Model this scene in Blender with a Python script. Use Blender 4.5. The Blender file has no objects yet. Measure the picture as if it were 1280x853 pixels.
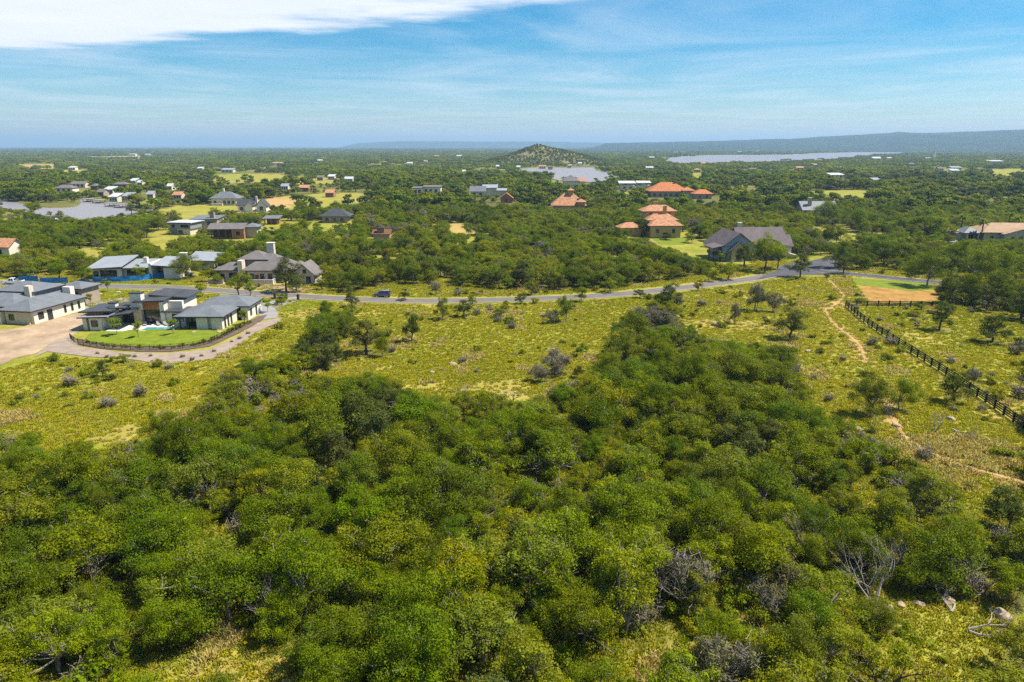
import bpy, bmesh, math, random
import numpy as np
from mathutils import Vector
from mathutils.geometry import delaunay_2d_cdt

random.seed(7)
RNG = np.random.default_rng(11)
R = math.radians
sc = bpy.context.scene
C = sc.collection

# ------------------------------------------------------------------ camera
CAM_H = 40.0
FPX = 853.33                      # focal length in photo pixels (24 mm on 36 mm)
PITCH = math.atan((426.5 - 183.0) / FPX)
cam_d = bpy.data.cameras.new('camera')
cam_d.lens = 24.0
cam_d.sensor_width = 36.0
cam_d.clip_start = 0.5
cam_d.clip_end = 90000
cam = bpy.data.objects.new('camera', cam_d)
cam.location = (0, 0, CAM_H)
cam.rotation_euler = (math.pi / 2 - PITCH, 0, 0)
C.objects.link(cam)
sc.camera = cam

# ------------------------------------------------------------------ sky and sun
SUN_EL, SUN_AZ = R(57), R(83)      # azimuth clockwise from +Y: the sun stands to the right
world = bpy.data.worlds.new('World')
sc.world = world
world.use_nodes = True
wn, wl = world.node_tree.nodes, world.node_tree.links
wn.clear()


def N(nodes, t, **kw):
    n = nodes.new(t)
    for k, v in kw.items():
        if k.startswith('i_'):
            key = k[2:]
            n.inputs[int(key) if key.isdigit() else key].default_value = v
        else:
            setattr(n, k, v)
    return n


def M2(nodes, links, op, a, b=None, c=None, clamp=False):
    n = nodes.new('ShaderNodeMath')
    n.operation = op
    n.use_clamp = clamp
    for i, v in enumerate((a, b, c)):
        if v is None:
            continue
        if isinstance(v, (int, float)):
            n.inputs[i].default_value = v
        else:
            links.new(v, n.inputs[i])
    return n.outputs[0]


sky = N(wn, 'ShaderNodeTexSky', sky_type='NISHITA', sun_disc=False, sun_elevation=SUN_EL,
        sun_rotation=SUN_AZ, altitude=300.0, air_density=1.0, dust_density=0.35, ozone_density=4.5)
tc = N(wn, 'ShaderNodeTexCoord')
sep = N(wn, 'ShaderNodeSeparateXYZ')
wl.new(tc.outputs['Generated'], sep.inputs[0])
dzc = M2(wn, wl, 'MAXIMUM', sep.outputs[2], 0.012)
cx = M2(wn, wl, 'DIVIDE', sep.outputs[0], dzc)
cy = M2(wn, wl, 'DIVIDE', sep.outputs[1], dzc)
comb = N(wn, 'ShaderNodeCombineXYZ')
wl.new(cx, comb.inputs[0]); wl.new(cy, comb.inputs[1])
# thick cloud sheet: its edge runs obliquely over the plain, broken up by noise
mp = N(wn, 'ShaderNodeMapping')
mp.inputs['Scale'].default_value = (0.55, 0.8, 1)
wl.new(comb.outputs[0], mp.inputs[0])
nz1 = N(wn, 'ShaderNodeTexNoise', i_Scale=0.75, i_Detail=7.0, i_Roughness=0.6)
wl.new(mp.outputs[0], nz1.inputs['Vector'])
edge = M2(wn, wl, 'MULTIPLY_ADD', cx, -0.55, 5.75)
edge = M2(wn, wl, 'MINIMUM', edge, 8.1)
edge = M2(wn, wl, 'SUBTRACT', edge, cy)
edge = M2(wn, wl, 'ADD', edge, M2(wn, wl, 'MULTIPLY', M2(wn, wl, 'SUBTRACT', nz1.outputs['Fac'], 0.5), 3.2))
xlim = M2(wn, wl, 'SUBTRACT', 0.95, cx)
edge = M2(wn, wl, 'MINIMUM', edge, xlim)
back = M2(wn, wl, 'ADD', cy, M2(wn, wl, 'MULTIPLY_ADD', nz1.outputs['Fac'], 3.0, -3.6))
edge = M2(wn, wl, 'MINIMUM', edge, back)
thick = N(wn, 'ShaderNodeMapRange', interpolation_type='SMOOTHSTEP')
thick.inputs['From Min'].default_value = -0.15
thick.inputs['From Max'].default_value = 0.75
wl.new(edge, thick.inputs['Value'])
# thin veils
mp2 = N(wn, 'ShaderNodeMapping')
mp2.inputs['Scale'].default_value = (0.42, 0.36, 1)
mp2.inputs['Rotation'].default_value = (0, 0, 0.35)
wl.new(comb.outputs[0], mp2.inputs[0])
nz2 = N(wn, 'ShaderNodeTexNoise', i_Scale=0.8, i_Detail=8.0, i_Roughness=0.6, i_Distortion=0.6)
wl.new(mp2.outputs[0], nz2.inputs['Vector'])
veil = N(wn, 'ShaderNodeMapRange', interpolation_type='SMOOTHSTEP')
veil.inputs['From Min'].default_value = 0.34
veil.inputs['From Max'].default_value = 0.80
veil.inputs['To Max'].default_value = 0.46
wl.new(nz2.outputs['Fac'], veil.inputs['Value'])
mask = M2(wn, wl, 'MAXIMUM', M2(wn, wl, 'MULTIPLY', thick.outputs[0], 0.95), veil.outputs[0])
# soft grey modelling inside the sheet
shade = N(wn, 'ShaderNodeMapRange')
shade.inputs['From Min'].default_value = 0.35
shade.inputs['From Max'].default_value = 0.7
shade.inputs['To Min'].default_value = 0.62
shade.inputs['To Max'].default_value = 1.0
wl.new(nz1.outputs['Fac'], shade.inputs['Value'])
ccol = N(wn, 'ShaderNodeMix', data_type='RGBA')
ccol.inputs[6].default_value = (0.44, 0.50, 0.62, 1)
ccol.inputs[7].default_value = (0.62, 0.63, 0.65, 1)
wl.new(shade.outputs[0], ccol.inputs[0])
SKY_STRENGTH = 0.072
skys = N(wn, 'ShaderNodeVectorMath', operation='SCALE')
skys.inputs['Scale'].default_value = SKY_STRENGTH
hsky = N(wn, 'ShaderNodeHueSaturation', i_Hue=0.488, i_Saturation=1.6, i_Value=1.0)
wl.new(sky.outputs[0], hsky.inputs['Color'])
wl.new(hsky.outputs[0], skys.inputs[0])
cmix = N(wn, 'ShaderNodeMix', data_type='RGBA')
wl.new(mask, cmix.inputs[0])
wl.new(skys.outputs[0], cmix.inputs[6])
wl.new(ccol.outputs[2], cmix.inputs[7])
bg = N(wn, 'ShaderNodeBackground', i_Strength=1.0)
wl.new(cmix.outputs[2], bg.inputs[0])
wo = N(wn, 'ShaderNodeOutputWorld')
wl.new(bg.outputs[0], wo.inputs[0])

sun_d = bpy.data.lights.new('sun', 'SUN')
sun_d.energy = 5.0
sun_d.angle = R(0.53)
sun_d.color = (1.0, 0.93, 0.80)
sun = bpy.data.objects.new('sun', sun_d)
sdir = Vector((math.sin(SUN_AZ) * math.cos(SUN_EL), math.cos(SUN_AZ) * math.cos(SUN_EL), math.sin(SUN_EL)))
sun.rotation_euler = sdir.to_track_quat('Z', 'Y').to_euler()
sun.location = (60, 60, 120)
C.objects.link(sun)

vs = sc.view_settings
vs.view_transform = 'Standard'
vs.look = 'None'
vs.exposure = 0.82
vs.gamma = 1.0
vs.use_curve_mapping = False
cy_ = sc.cycles
cy_.max_bounces = 5
cy_.diffuse_bounces = 2
cy_.glossy_bounces = 2
cy_.transmission_bounces = 3
cy_.volume_bounces = 0
cy_.transparent_max_bounces = 4
cy_.caustics_reflective = False
cy_.caustics_refractive = False
cy_.use_denoising = False
cy_.use_adaptive_sampling = True
cy_.adaptive_threshold = 0.018

# ------------------------------------------------------------------ numeric helpers
def _hash(ix, iy, s):
    n = (ix.astype(np.int64) * 374761393 + iy.astype(np.int64) * 668265263 + s * 1442695041) & 0xffffffff
    n = ((n ^ (n >> 13)) * 1274126177) & 0xffffffff
    return ((n ^ (n >> 16)) & 0xffff) / 65535.0


def vnoise(x, y, s=0):
    x = np.asarray(x, float); y = np.asarray(y, float)
    ix, iy = np.floor(x), np.floor(y)
    fx, fy = x - ix, y - iy
    fx = fx * fx * (3 - 2 * fx); fy = fy * fy * (3 - 2 * fy)
    a, b = _hash(ix, iy, s), _hash(ix + 1, iy, s)
    c, d = _hash(ix, iy + 1, s), _hash(ix + 1, iy + 1, s)
    return (a * (1 - fx) + b * fx) * (1 - fy) + (c * (1 - fx) + d * fx) * fy


def fbm(x, y, s=0, o=4):
    t, a, tot = 0.0, 1.0, 0.0
    for k in range(o):
        t = t + a * vnoise(np.asarray(x) * 2 ** k + 17.3 * k, np.asarray(y) * 2 ** k - 9.1 * k, s + k)
        tot += a; a *= 0.5
    return t / tot


CP, SP = math.cos(PITCH), math.sin(PITCH)


def height(x, y):
    """ground height: nearly level, rolling by about a metre"""
    x = np.asarray(x, float); y = np.asarray(y, float)
    r = np.hypot(x, y)
    a = np.clip((r - 20) / 60, 0, 1) * np.clip((1400 - r) / 700, 0, 1)
    return a * 1.5 * (fbm(x / 95, y / 95, 3, 2) - 0.5)


def hz(x, y):
    return float(height(np.array([x]), np.array([y]))[0])


def un(px, py, z=None):
    """photo pixel -> point on the ground"""
    u, v = px - 640.0, py - 426.5
    dn, fw = v * CP + FPX * SP, FPX * CP - v * SP
    zz = 0.0 if z is None else z
    for _ in range(4):
        t = (CAM_H - zz) / max(dn, 1.0)
        x, y = u * t, fw * t
        if z is not None:
            break
        zz = hz(x, y)
    return Vector((x, y, zz))


def proj(x, y, z):
    x = np.asarray(x, float); y = np.asarray(y, float); z = np.asarray(z, float) - CAM_H
    dep = np.maximum(y * CP - z * SP, 0.1)
    up = y * SP + z * CP
    return 640 + FPX * x / dep, 426.5 - FPX * up / dep


def inpoly(px, py, poly):
    px = np.asarray(px, float); py = np.asarray(py, float)
    ins = np.zeros(px.shape, bool)
    n = len(poly)
    for i in range(n):
        x1, y1 = poly[i]; x2, y2 = poly[(i + 1) % n]
        if y1 == y2:
            continue
        c = ((y1 > py) != (y2 > py)) & (px < (x2 - x1) * (py - y1) / (y2 - y1) + x1)
        ins ^= c
    return ins


def anypoly(px, py, polys):
    r = np.zeros(np.asarray(px).shape, bool)
    for p in polys:
        r |= inpoly(px, py, p)
    return r


def smooth_line(pts, step):
    """Catmull-Rom through 2-D points, resampled"""
    P = [np.array(p, float) for p in pts]
    P = [2 * P[0] - P[1]] + P + [2 * P[-1] - P[-2]]
    out = []
    for i in range(1, len(P) - 2):
        n = max(2, int(np.linalg.norm(P[i + 1] - P[i]) / step))
        for k in range(n):
            t = k / n
            out.append(0.5 * ((2 * P[i]) + (-P[i - 1] + P[i + 1]) * t + (2 * P[i - 1] - 5 * P[i] + 4 * P[i + 1] - P[i + 2]) * t * t
                              + (-P[i - 1] + 3 * P[i] - 3 * P[i + 1] + P[i + 2]) * t ** 3))
    out.append(P[-2])
    return np.array(out)


def dist_line(x, y, pts):
    """distance of many points to a polyline"""
    best = np.full(np.asarray(x).shape, 1e9)
    for (ax, ay), (bx, by) in zip(pts[:-1], pts[1:]):
        dx, dy = bx - ax, by - ay
        t = np.clip(((x - ax) * dx + (y - ay) * dy) / (dx * dx + dy * dy + 1e-9), 0, 1)
        best = np.minimum(best, np.hypot(x - ax - t * dx, y - ay - t * dy))
    return best

# ------------------------------------------------------------------ materials
MATS = {}


def mat_new(name):
    m = bpy.data.materials.new(name)
    m.use_nodes = True
    n, l = m.node_tree.nodes, m.node_tree.links
    n.clear()
    out = n.new('ShaderNodeOutputMaterial')
    MATS[name] = m
    return m, n, l, out


def simple(name, col, rough=0.7, var=0.15, scale=0.6, spec=0.3, metal=0.0, fine=None, bump=0.0, coat=0.0):
    """one colour with blotchy procedural variation and optional fine grain"""
    m, n, l, out = mat_new(name)
    b = N(n, 'ShaderNodeBsdfPrincipled', i_Roughness=rough, i_Metallic=metal)
    b.inputs['Specular IOR Level'].default_value = spec
    b.inputs['Coat Weight'].default_value = coat
    g = N(n, 'ShaderNodeNewGeometry')
    nz = N(n, 'ShaderNodeTexNoise', i_Scale=scale, i_Detail=5.0, i_Roughness=0.65)
    l.new(g.outputs['Position'], nz.inputs['Vector'])
    mr = N(n, 'ShaderNodeMapRange')
    mr.inputs['From Min'].default_value = 0.3; mr.inputs['From Max'].default_value = 0.7
    mr.inputs['To Min'].default_value = 1 - var; mr.inputs['To Max'].default_value = 1 + var
    l.new(nz.outputs['Fac'], mr.inputs['Value'])
    fac = mr.outputs[0]
    if fine:
        nf = N(n, 'ShaderNodeTexNoise', i_Scale=fine, i_Detail=2.0)
        l.new(g.outputs['Position'], nf.inputs['Vector'])
        m3 = N(n, 'ShaderNodeMapRange')
        m3.inputs['To Min'].default_value = 0.8; m3.inputs['To Max'].default_value = 1.2
        l.new(nf.outputs['Fac'], m3.inputs['Value'])
        fac = M2(n, l, 'MULTIPLY', fac, m3.outputs[0])
        if bump:
            bp = N(n, 'ShaderNodeBump', i_Strength=bump, i_Distance=0.05)
            l.new(nf.outputs['Fac'], bp.inputs['Height'])
            l.new(bp.outputs[0], b.inputs['Normal'])
    sc_ = N(n, 'ShaderNodeVectorMath', operation='SCALE')
    sc_.inputs[0].default_value = col[:3]
    l.new(fac, sc_.inputs['Scale'])
    l.new(sc_.outputs[0], b.inputs['Base Color'])
    l.new(b.outputs[0], out.inputs[0])
    return m


simple('stucco_white', (0.72, 0.64, 0.54), 0.85, 0.07, 0.4, 0.2)
simple('stucco_cream', (0.60, 0.52, 0.40), 0.85, 0.08, 0.4, 0.2)
simple('stucco_gold', (0.50, 0.33, 0.13), 0.85, 0.12, 0.5, 0.2)
simple('stucco_sage', (0.36, 0.36, 0.26), 0.85, 0.08, 0.5, 0.2)
simple('stucco_taupe', (0.34, 0.27, 0.21), 0.85, 0.1, 0.5, 0.2)
simple('siding_blue', (0.30, 0.34, 0.39), 0.8, 0.07, 0.5, 0.2)
simple('concrete_grey', (0.24, 0.24, 0.25), 0.85, 0.1, 0.4, 0.2)
simple('stone_tan', (0.46, 0.38, 0.27), 0.9, 0.25, 1.6, 0.2, fine=5.0)
simple('stone_pale', (0.58, 0.50, 0.40), 0.9, 0.22, 1.4, 0.2, fine=5.0)
simple('brick_red', (0.32, 0.16, 0.09), 0.9, 0.25, 1.2, 0.2, fine=6.0)
simple('wood_orange', (0.34, 0.13, 0.035), 0.6, 0.25, 1.5, 0.3)
simple('wood_brown', (0.16, 0.075, 0.035), 0.7, 0.25, 1.5, 0.3)
simple('roof_slate', (0.14, 0.15, 0.165), 0.6, 0.16, 0.5, 0.35, fine=4.0)
simple('roof_metal', (0.27, 0.285, 0.31), 0.45, 0.10, 0.3, 0.5)
simple('roof_dark', (0.055, 0.058, 0.065), 0.6, 0.2, 0.5, 0.3, fine=4.0)
simple('roof_taupe', (0.15, 0.135, 0.13), 0.8, 0.18, 0.5, 0.25, fine=4.0)
simple('roof_plum', (0.125, 0.10, 0.103), 0.8, 0.18, 0.4, 0.25, fine=4.0)
simple('roof_tan', (0.36, 0.235, 0.15), 0.85, 0.16, 0.5, 0.25, fine=4.0)
simple('roof_terracotta', (0.43, 0.155, 0.06), 0.85, 0.38, 0.9, 0.25, fine=4.0)
simple('roof_clay_pale', (0.42, 0.205, 0.11), 0.85, 0.36, 0.9, 0.25, fine=4.0)
simple('roof_white', (0.46, 0.47, 0.48), 0.6, 0.08, 0.3, 0.3)
simple('trim_dark', (0.035, 0.035, 0.04), 0.5, 0.1, 1.0, 0.4)
simple('trim_pale', (0.66, 0.62, 0.55), 0.7, 0.06, 1.0, 0.3)
simple('black_paint', (0.018, 0.015, 0.014), 0.55, 0.35, 0.9, 0.35, fine=9.0)
simple('iron', (0.02, 0.02, 0.022), 0.5, 0.2, 1.0, 0.4)
simple('asphalt_old', (0.155, 0.135, 0.125), 0.9, 0.16, 0.25, 0.2, fine=3.0)
simple('asphalt_dark', (0.075, 0.075, 0.085), 0.85, 0.22, 0.2, 0.25, fine=3.0)
simple('kerb_concrete', (0.36, 0.31, 0.25), 0.9, 0.15, 0.6, 0.2)
simple('driveway', (0.26, 0.25, 0.25), 0.85, 0.12, 0.3, 0.2)
simple('gravel', (0.29, 0.225, 0.18), 0.95, 0.20, 0.5, 0.1, fine=2.5)
simple('sand_lot', (0.35, 0.255, 0.170), 0.95, 0.34, 0.18, 0.1, fine=2.0)
simple('dirt', (0.38, 0.245, 0.11), 0.95, 0.28, 0.35, 0.1, fine=2.5)
simple('red_dirt', (0.33, 0.185, 0.05), 0.95, 0.30, 0.25, 0.1, fine=2.0)
simple('mulch', (0.13, 0.09, 0.075), 0.95, 0.3, 1.0, 0.1, fine=6.0)
simple('lawn', (0.15, 0.19, 0.012), 0.9, 0.26, 0.5, 0.15, fine=4.0, bump=0.5)
simple('patio', (0.66, 0.60, 0.52), 0.8, 0.08, 0.6, 0.25)
simple('rock', (0.36, 0.28, 0.20), 0.95, 0.25, 1.5, 0.15, fine=7.0, bump=0.6)
simple('blue_screen', (0.012, 0.16, 0.42), 0.55, 0.3, 0.5, 0.35, fine=1.5)
simple('bark', (0.10, 0.075, 0.055), 0.95, 0.3, 2.0, 0.1)
simple('bark_grey', (0.25, 0.215, 0.19), 0.95, 0.3, 2.0, 0.1)
simple('dead_wood', (0.37, 0.315, 0.28), 0.9, 0.25, 1.5, 0.1)
simple('car_black', (0.012, 0.012, 0.016), 0.3, 0.05, 1.0, 0.5, coat=0.8)
simple('car_white', (0.78, 0.78, 0.80), 0.3, 0.03, 1.0, 0.5, coat=0.8)
simple('car_slate', (0.09, 0.095, 0.16), 0.3, 0.05, 1.0, 0.5, coat=0.8)
simple('tyre', (0.015, 0.015, 0.015), 0.9, 0.1, 1.0, 0.1)
simple('chrome', (0.6, 0.6, 0.62), 0.3, 0.05, 1.0, 0.5, metal=0.9)
simple('lamp_red', (0.35, 0.02, 0.015), 0.3, 0.05, 1.0, 0.5)
simple('cushion', (0.30, 0.28, 0.26), 0.9, 0.1, 1.0, 0.1)


def glass(name, col, rough=0.08):
    m, n, l, out = mat_new(name)
    b = N(n, 'ShaderNodeBsdfPrincipled', i_Roughness=rough)
    b.inputs['Base Color'].default_value = (*col, 1)
    b.inputs['Specular IOR Level'].default_value = 0.8
    l.new(b.outputs[0], out.inputs[0])
    return m


glass('window_glass', (0.018, 0.024, 0.028))
glass('car_glass', (0.012, 0.014, 0.018), 0.05)


def water(name, col, rough, scale, strength, dist):
    m, n, l, out = mat_new(name)
    b = N(n, 'ShaderNodeBsdfPrincipled', i_Roughness=rough)
    b.inputs['Base Color'].default_value = (*col, 1)
    b.inputs['Specular IOR Level'].default_value = 0.5
    g = N(n, 'ShaderNodeNewGeometry')
    nz = N(n, 'ShaderNodeTexNoise', i_Scale=scale, i_Detail=4.0)
    l.new(g.outputs['Position'], nz.inputs['Vector'])
    bp = N(n, 'ShaderNodeBump', i_Strength=strength, i_Distance=dist)
    l.new(nz.outputs['Fac'], bp.inputs['Height'])
    l.new(bp.outputs[0], b.inputs['Normal'])
    l.new(b.outputs[0], out.inputs[0])
    return m


water('lake_water', (0.22, 0.205, 0.215), 0.42, 0.25, 0.5, 0.6)
water('pool_water', (0.06, 0.30, 0.36), 0.06, 2.5, 0.15, 0.03)


def foliage(name, dark, light, transl=0.25, rough=0.6, spec=0.10, up=0.0):
    """leaves: tint comes from the clump attribute, the individual tree and a slow drift over the land"""
    m, n, l, out = mat_new(name)
    at = N(n, 'ShaderNodeAttribute', attribute_name='tint')
    oi = N(n, 'ShaderNodeObjectInfo')
    g = N(n, 'ShaderNodeNewGeometry')
    nz = N(n, 'ShaderNodeTexNoise', i_Scale=0.022, i_Detail=5.0)
    l.new(g.outputs['Position'], nz.inputs['Vector'])
    f = M2(n, l, 'MULTIPLY', at.outputs['Fac'], 0.55)
    f = M2(n, l, 'MULTIPLY_ADD', oi.outputs['Random'], 0.45, f)
    f = M2(n, l, 'ADD', f, M2(n, l, 'MULTIPLY_ADD', nz.outputs['Fac'], 1.1, -0.55), clamp=True)
    mx = N(n, 'ShaderNodeMix', data_type='RGBA')
    mx.inputs[6].default_value = (*dark, 1)
    mx.inputs[7].default_value = (*light, 1)
    l.new(f, mx.inputs[0])
    # hue of the single tree: some more olive, some greener
    hs = N(n, 'ShaderNodeHueSaturation')
    hv = M2(n, l, 'FRACT', M2(n, l, 'MULTIPLY', oi.outputs['Random'], 7.31))
    l.new(M2(n, l, 'MULTIPLY_ADD', hv, 0.040, 0.472), hs.inputs['Hue'])
    sv = M2(n, l, 'FRACT', M2(n, l, 'MULTIPLY', oi.outputs['Random'], 13.7))
    l.new(M2(n, l, 'MULTIPLY_ADD', sv, 0.18, 0.98), hs.inputs['Saturation'])
    l.new(mx.outputs[2], hs.inputs['Color'])
    b = N(n, 'ShaderNodeBsdfPrincipled', i_Roughness=rough)
    b.inputs['Specular IOR Level'].default_value = spec
    l.new(hs.outputs[0], b.inputs['Base Color'])
    tr = N(n, 'ShaderNodeBsdfTranslucent')
    br = N(n, 'ShaderNodeVectorMath', operation='MULTIPLY')
    br.inputs[1].default_value = (1.3, 1.35, 0.7)
    l.new(hs.outputs[0], br.inputs[0])
    l.new(br.outputs[0], tr.inputs[0])
    if up:                                  # grass blades shade like the sward they form
        vm = N(n, 'ShaderNodeVectorMath', operation='SCALE')
        vm.inputs['Scale'].default_value = 1 - up
        l.new(g.outputs['Normal'], vm.inputs[0])
        va = N(n, 'ShaderNodeVectorMath', operation='ADD')
        va.inputs[1].default_value = (0, 0, up)
        l.new(vm.outputs[0], va.inputs[0])
        vn = N(n, 'ShaderNodeVectorMath', operation='NORMALIZE')
        l.new(va.outputs[0], vn.inputs[0])
        l.new(vn.outputs[0], b.inputs['Normal'])
    ms = N(n, 'ShaderNodeMixShader', i_0=transl)
    l.new(b.outputs[0], ms.inputs[1]); l.new(tr.outputs[0], ms.inputs[2])
    l.new(ms.outputs[0], out.inputs[0])
    return m


foliage('leaf_oak', (0.058, 0.094, 0.003), (0.195, 0.250, 0.008), 0.25)
foliage('leaf_mesquite', (0.105, 0.140, 0.006), (0.265, 0.290, 0.016), 0.32)
foliage('leaf_juniper', (0.062, 0.084, 0.014), (0.130, 0.150, 0.030), 0.25)
foliage('leaf_bright', (0.115, 0.175, 0.006), (0.215, 0.265, 0.010), 0.4)
foliage('leaf_greythicket', (0.115, 0.115, 0.050), (0.185, 0.175, 0.080), 0.2)
foliage('grass_blades', (0.215, 0.245, 0.020), (0.47, 0.425, 0.065), 0.34, 0.9, 0.02, 0.75)
foliage('grass_straw', (0.36, 0.30, 0.08), (0.50, 0.43, 0.18), 0.3, 0.9, 0.02, 0.75)


def ground_material():
    m, n, l, out = mat_new('ground')
    g = N(n, 'ShaderNodeNewGeometry')
    at = N(n, 'ShaderNodeVertexColor', layer_name='zone')
    sp = N(n, 'ShaderNodeSeparateColor')
    l.new(at.outputs['Color'], sp.inputs[0])

    def noise(s, d=5.0, r=0.6):
        q = N(n, 'ShaderNodeTexNoise', i_Scale=s, i_Detail=d, i_Roughness=r)
        l.new(g.outputs['Position'], q.inputs['Vector'])
        return q.outputs['Fac']

    def ramp(f, a, b):
        r_ = N(n, 'ShaderNodeMapRange')
        r_.inputs['From Min'].default_value = a; r_.inputs['From Max'].default_value = b
        l.new(f, r_.inputs['Value'])
        return r_.outputs[0]

    def mix(f, a, b):
        q = N(n, 'ShaderNodeMix', data_type='RGBA')
        if isinstance(f, float):
            q.inputs[0].default_value = f
        else:
            l.new(f, q.inputs[0])
        for i, v in ((6, a), (7, b)):
            if isinstance(v, tuple):
                q.inputs[i].default_value = (*v, 1)
            else:
                l.new(v, q.inputs[i])
        return q.outputs[2]

    grass = mix(ramp(noise(0.09), 0.35, 0.65), (0.185, 0.200, 0.016), (0.315, 0.290, 0.040))
    grass = mix(ramp(noise(0.45), 0.5, 0.75), grass, (0.315, 0.28, 0.075))
    grass = mix(ramp(noise(0.8), 0.52, 0.75), grass, (0.13, 0.155, 0.020))
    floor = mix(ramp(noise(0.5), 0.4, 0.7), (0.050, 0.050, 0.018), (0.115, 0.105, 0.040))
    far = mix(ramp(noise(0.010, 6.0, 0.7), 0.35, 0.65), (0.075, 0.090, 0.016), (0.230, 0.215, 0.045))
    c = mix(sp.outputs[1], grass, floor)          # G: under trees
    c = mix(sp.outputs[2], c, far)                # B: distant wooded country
    dirt = mix(ramp(noise(0.7), 0.35, 0.7), (0.44, 0.235, 0.085), (0.50, 0.33, 0.16))
    c = mix(sp.outputs[0], c, dirt)               # R: bare soil
    b = N(n, 'ShaderNodeBsdfPrincipled', i_Roughness=0.95)
    b.inputs['Specular IOR Level'].default_value = 0.1
    l.new(c, b.inputs['Base Color'])
    bp = N(n, 'ShaderNodeBump', i_Strength=0.8, i_Distance=0.35)
    l.new(noise(1.1, 4.0), bp.inputs['Height'])
    l.new(bp.outputs[0], b.inputs['Normal'])
    l.new(b.outputs[0], out.inputs[0])


ground_material()


def ridge_material():
    m, n, l, out = mat_new('ridge')
    g = N(n, 'ShaderNodeNewGeometry')
    nz = N(n, 'ShaderNodeTexNoise', i_Scale=0.004, i_Detail=9.0, i_Roughness=0.7)
    l.new(g.outputs['Position'], nz.inputs['Vector'])
    cr = N(n, 'ShaderNodeValToRGB')
    e = cr.color_ramp.elements
    e[0].position = 0.30; e[0].color = (0.010, 0.020, 0.010, 1)
    e[1].position = 0.80; e[1].color = (0.20, 0.19, 0.11, 1)
    e.new(0.62).color = (0.035, 0.052, 0.022, 1)
    l.new(nz.outputs['Fac'], cr.inputs[0])
    b = N(n, 'ShaderNodeBsdfPrincipled', i_Roughness=0.95)
    b.inputs['Specular IOR Level'].default_value = 0.05
    l.new(cr.outputs[0], b.inputs['Base Color'])
    l.new(b.outputs[0], out.inputs[0])


ridge_material()

# ------------------------------------------------------------------ object helpers
def mesh_from(name, verts, faces, mats=(), smooth=False):
    me = bpy.data.meshes.new(name)
    me.from_pydata([tuple(map(float, v)) for v in verts], [], [tuple(f) for f in faces])
    for m in mats:
        me.materials.append(MATS[m])
    if smooth:
        me.shade_smooth()
    me.update()
    return me


def link(name, me, parent=None, loc=None):
    o = bpy.data.objects.new(name, me)
    C.objects.link(o)
    if parent is not None:
        o.parent = parent
    if loc is not None:
        o.location = loc
    return o


def tag(o, label, cat=None, group=None, kind=None):
    if label:
        o['label'] = label
    if cat:
        o['category'] = cat
    if group:
        o['group'] = group
    if kind:
        o['kind'] = kind
    return o


def thing(name, label, cat, loc=(0, 0, 0), rz=0.0, group=None):
    o = link(name, None, None, loc)
    o.rotation_euler = (0, 0, rz)
    return tag(o, label, cat, group)


def structure(name, me, label, cat=None):
    o = link(name, me)
    return tag(o, label, cat, None, 'structure')


class MB:
    """collects boxes, prisms and tubes into one mesh"""
    def __init__(self):
        self.v, self.f = [], []

    def poly(self, vs, fs):
        b = len(self.v)
        self.v += [tuple(p) for p in vs]
        self.f += [tuple(i + b for i in f) for f in fs]
        return self

    def box(self, x0, x1, y0, y1, z0, z1):
        v = [(x0, y0, z0), (x1, y0, z0), (x1, y1, z0), (x0, y1, z0), (x0, y0, z1), (x1, y0, z1), (x1, y1, z1), (x0, y1, z1)]
        return self.poly(v, [(0, 3, 2, 1), (4, 5, 6, 7), (0, 1, 5, 4), (1, 2, 6, 5), (2, 3, 7, 6), (3, 0, 4, 7)])

    def tube(self, p0, p1, r0, r1, n=6):
        p0, p1 = Vector(p0), Vector(p1)
        d = (p1 - p0).normalized()
        a = d.orthogonal().normalized(); b = d.cross(a)
        v = []
        for p, r in ((p0, r0), (p1, r1)):
            for k in range(n):
                t = 2 * math.pi * k / n
                v.append(p + (a * math.cos(t) + b * math.sin(t)) * r)
        f = [(k, (k + 1) % n, n + (k + 1) % n, n + k) for k in range(n)]
        f += [tuple(range(n - 1, -1, -1)), tuple(range(n, 2 * n))]
        return self.poly(v, f)

    def build(self, name, mat, parent=None, smooth=False, loc=None):
        return link(name, mesh_from(name, self.v, self.f, (mat,), smooth), parent, loc)

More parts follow.
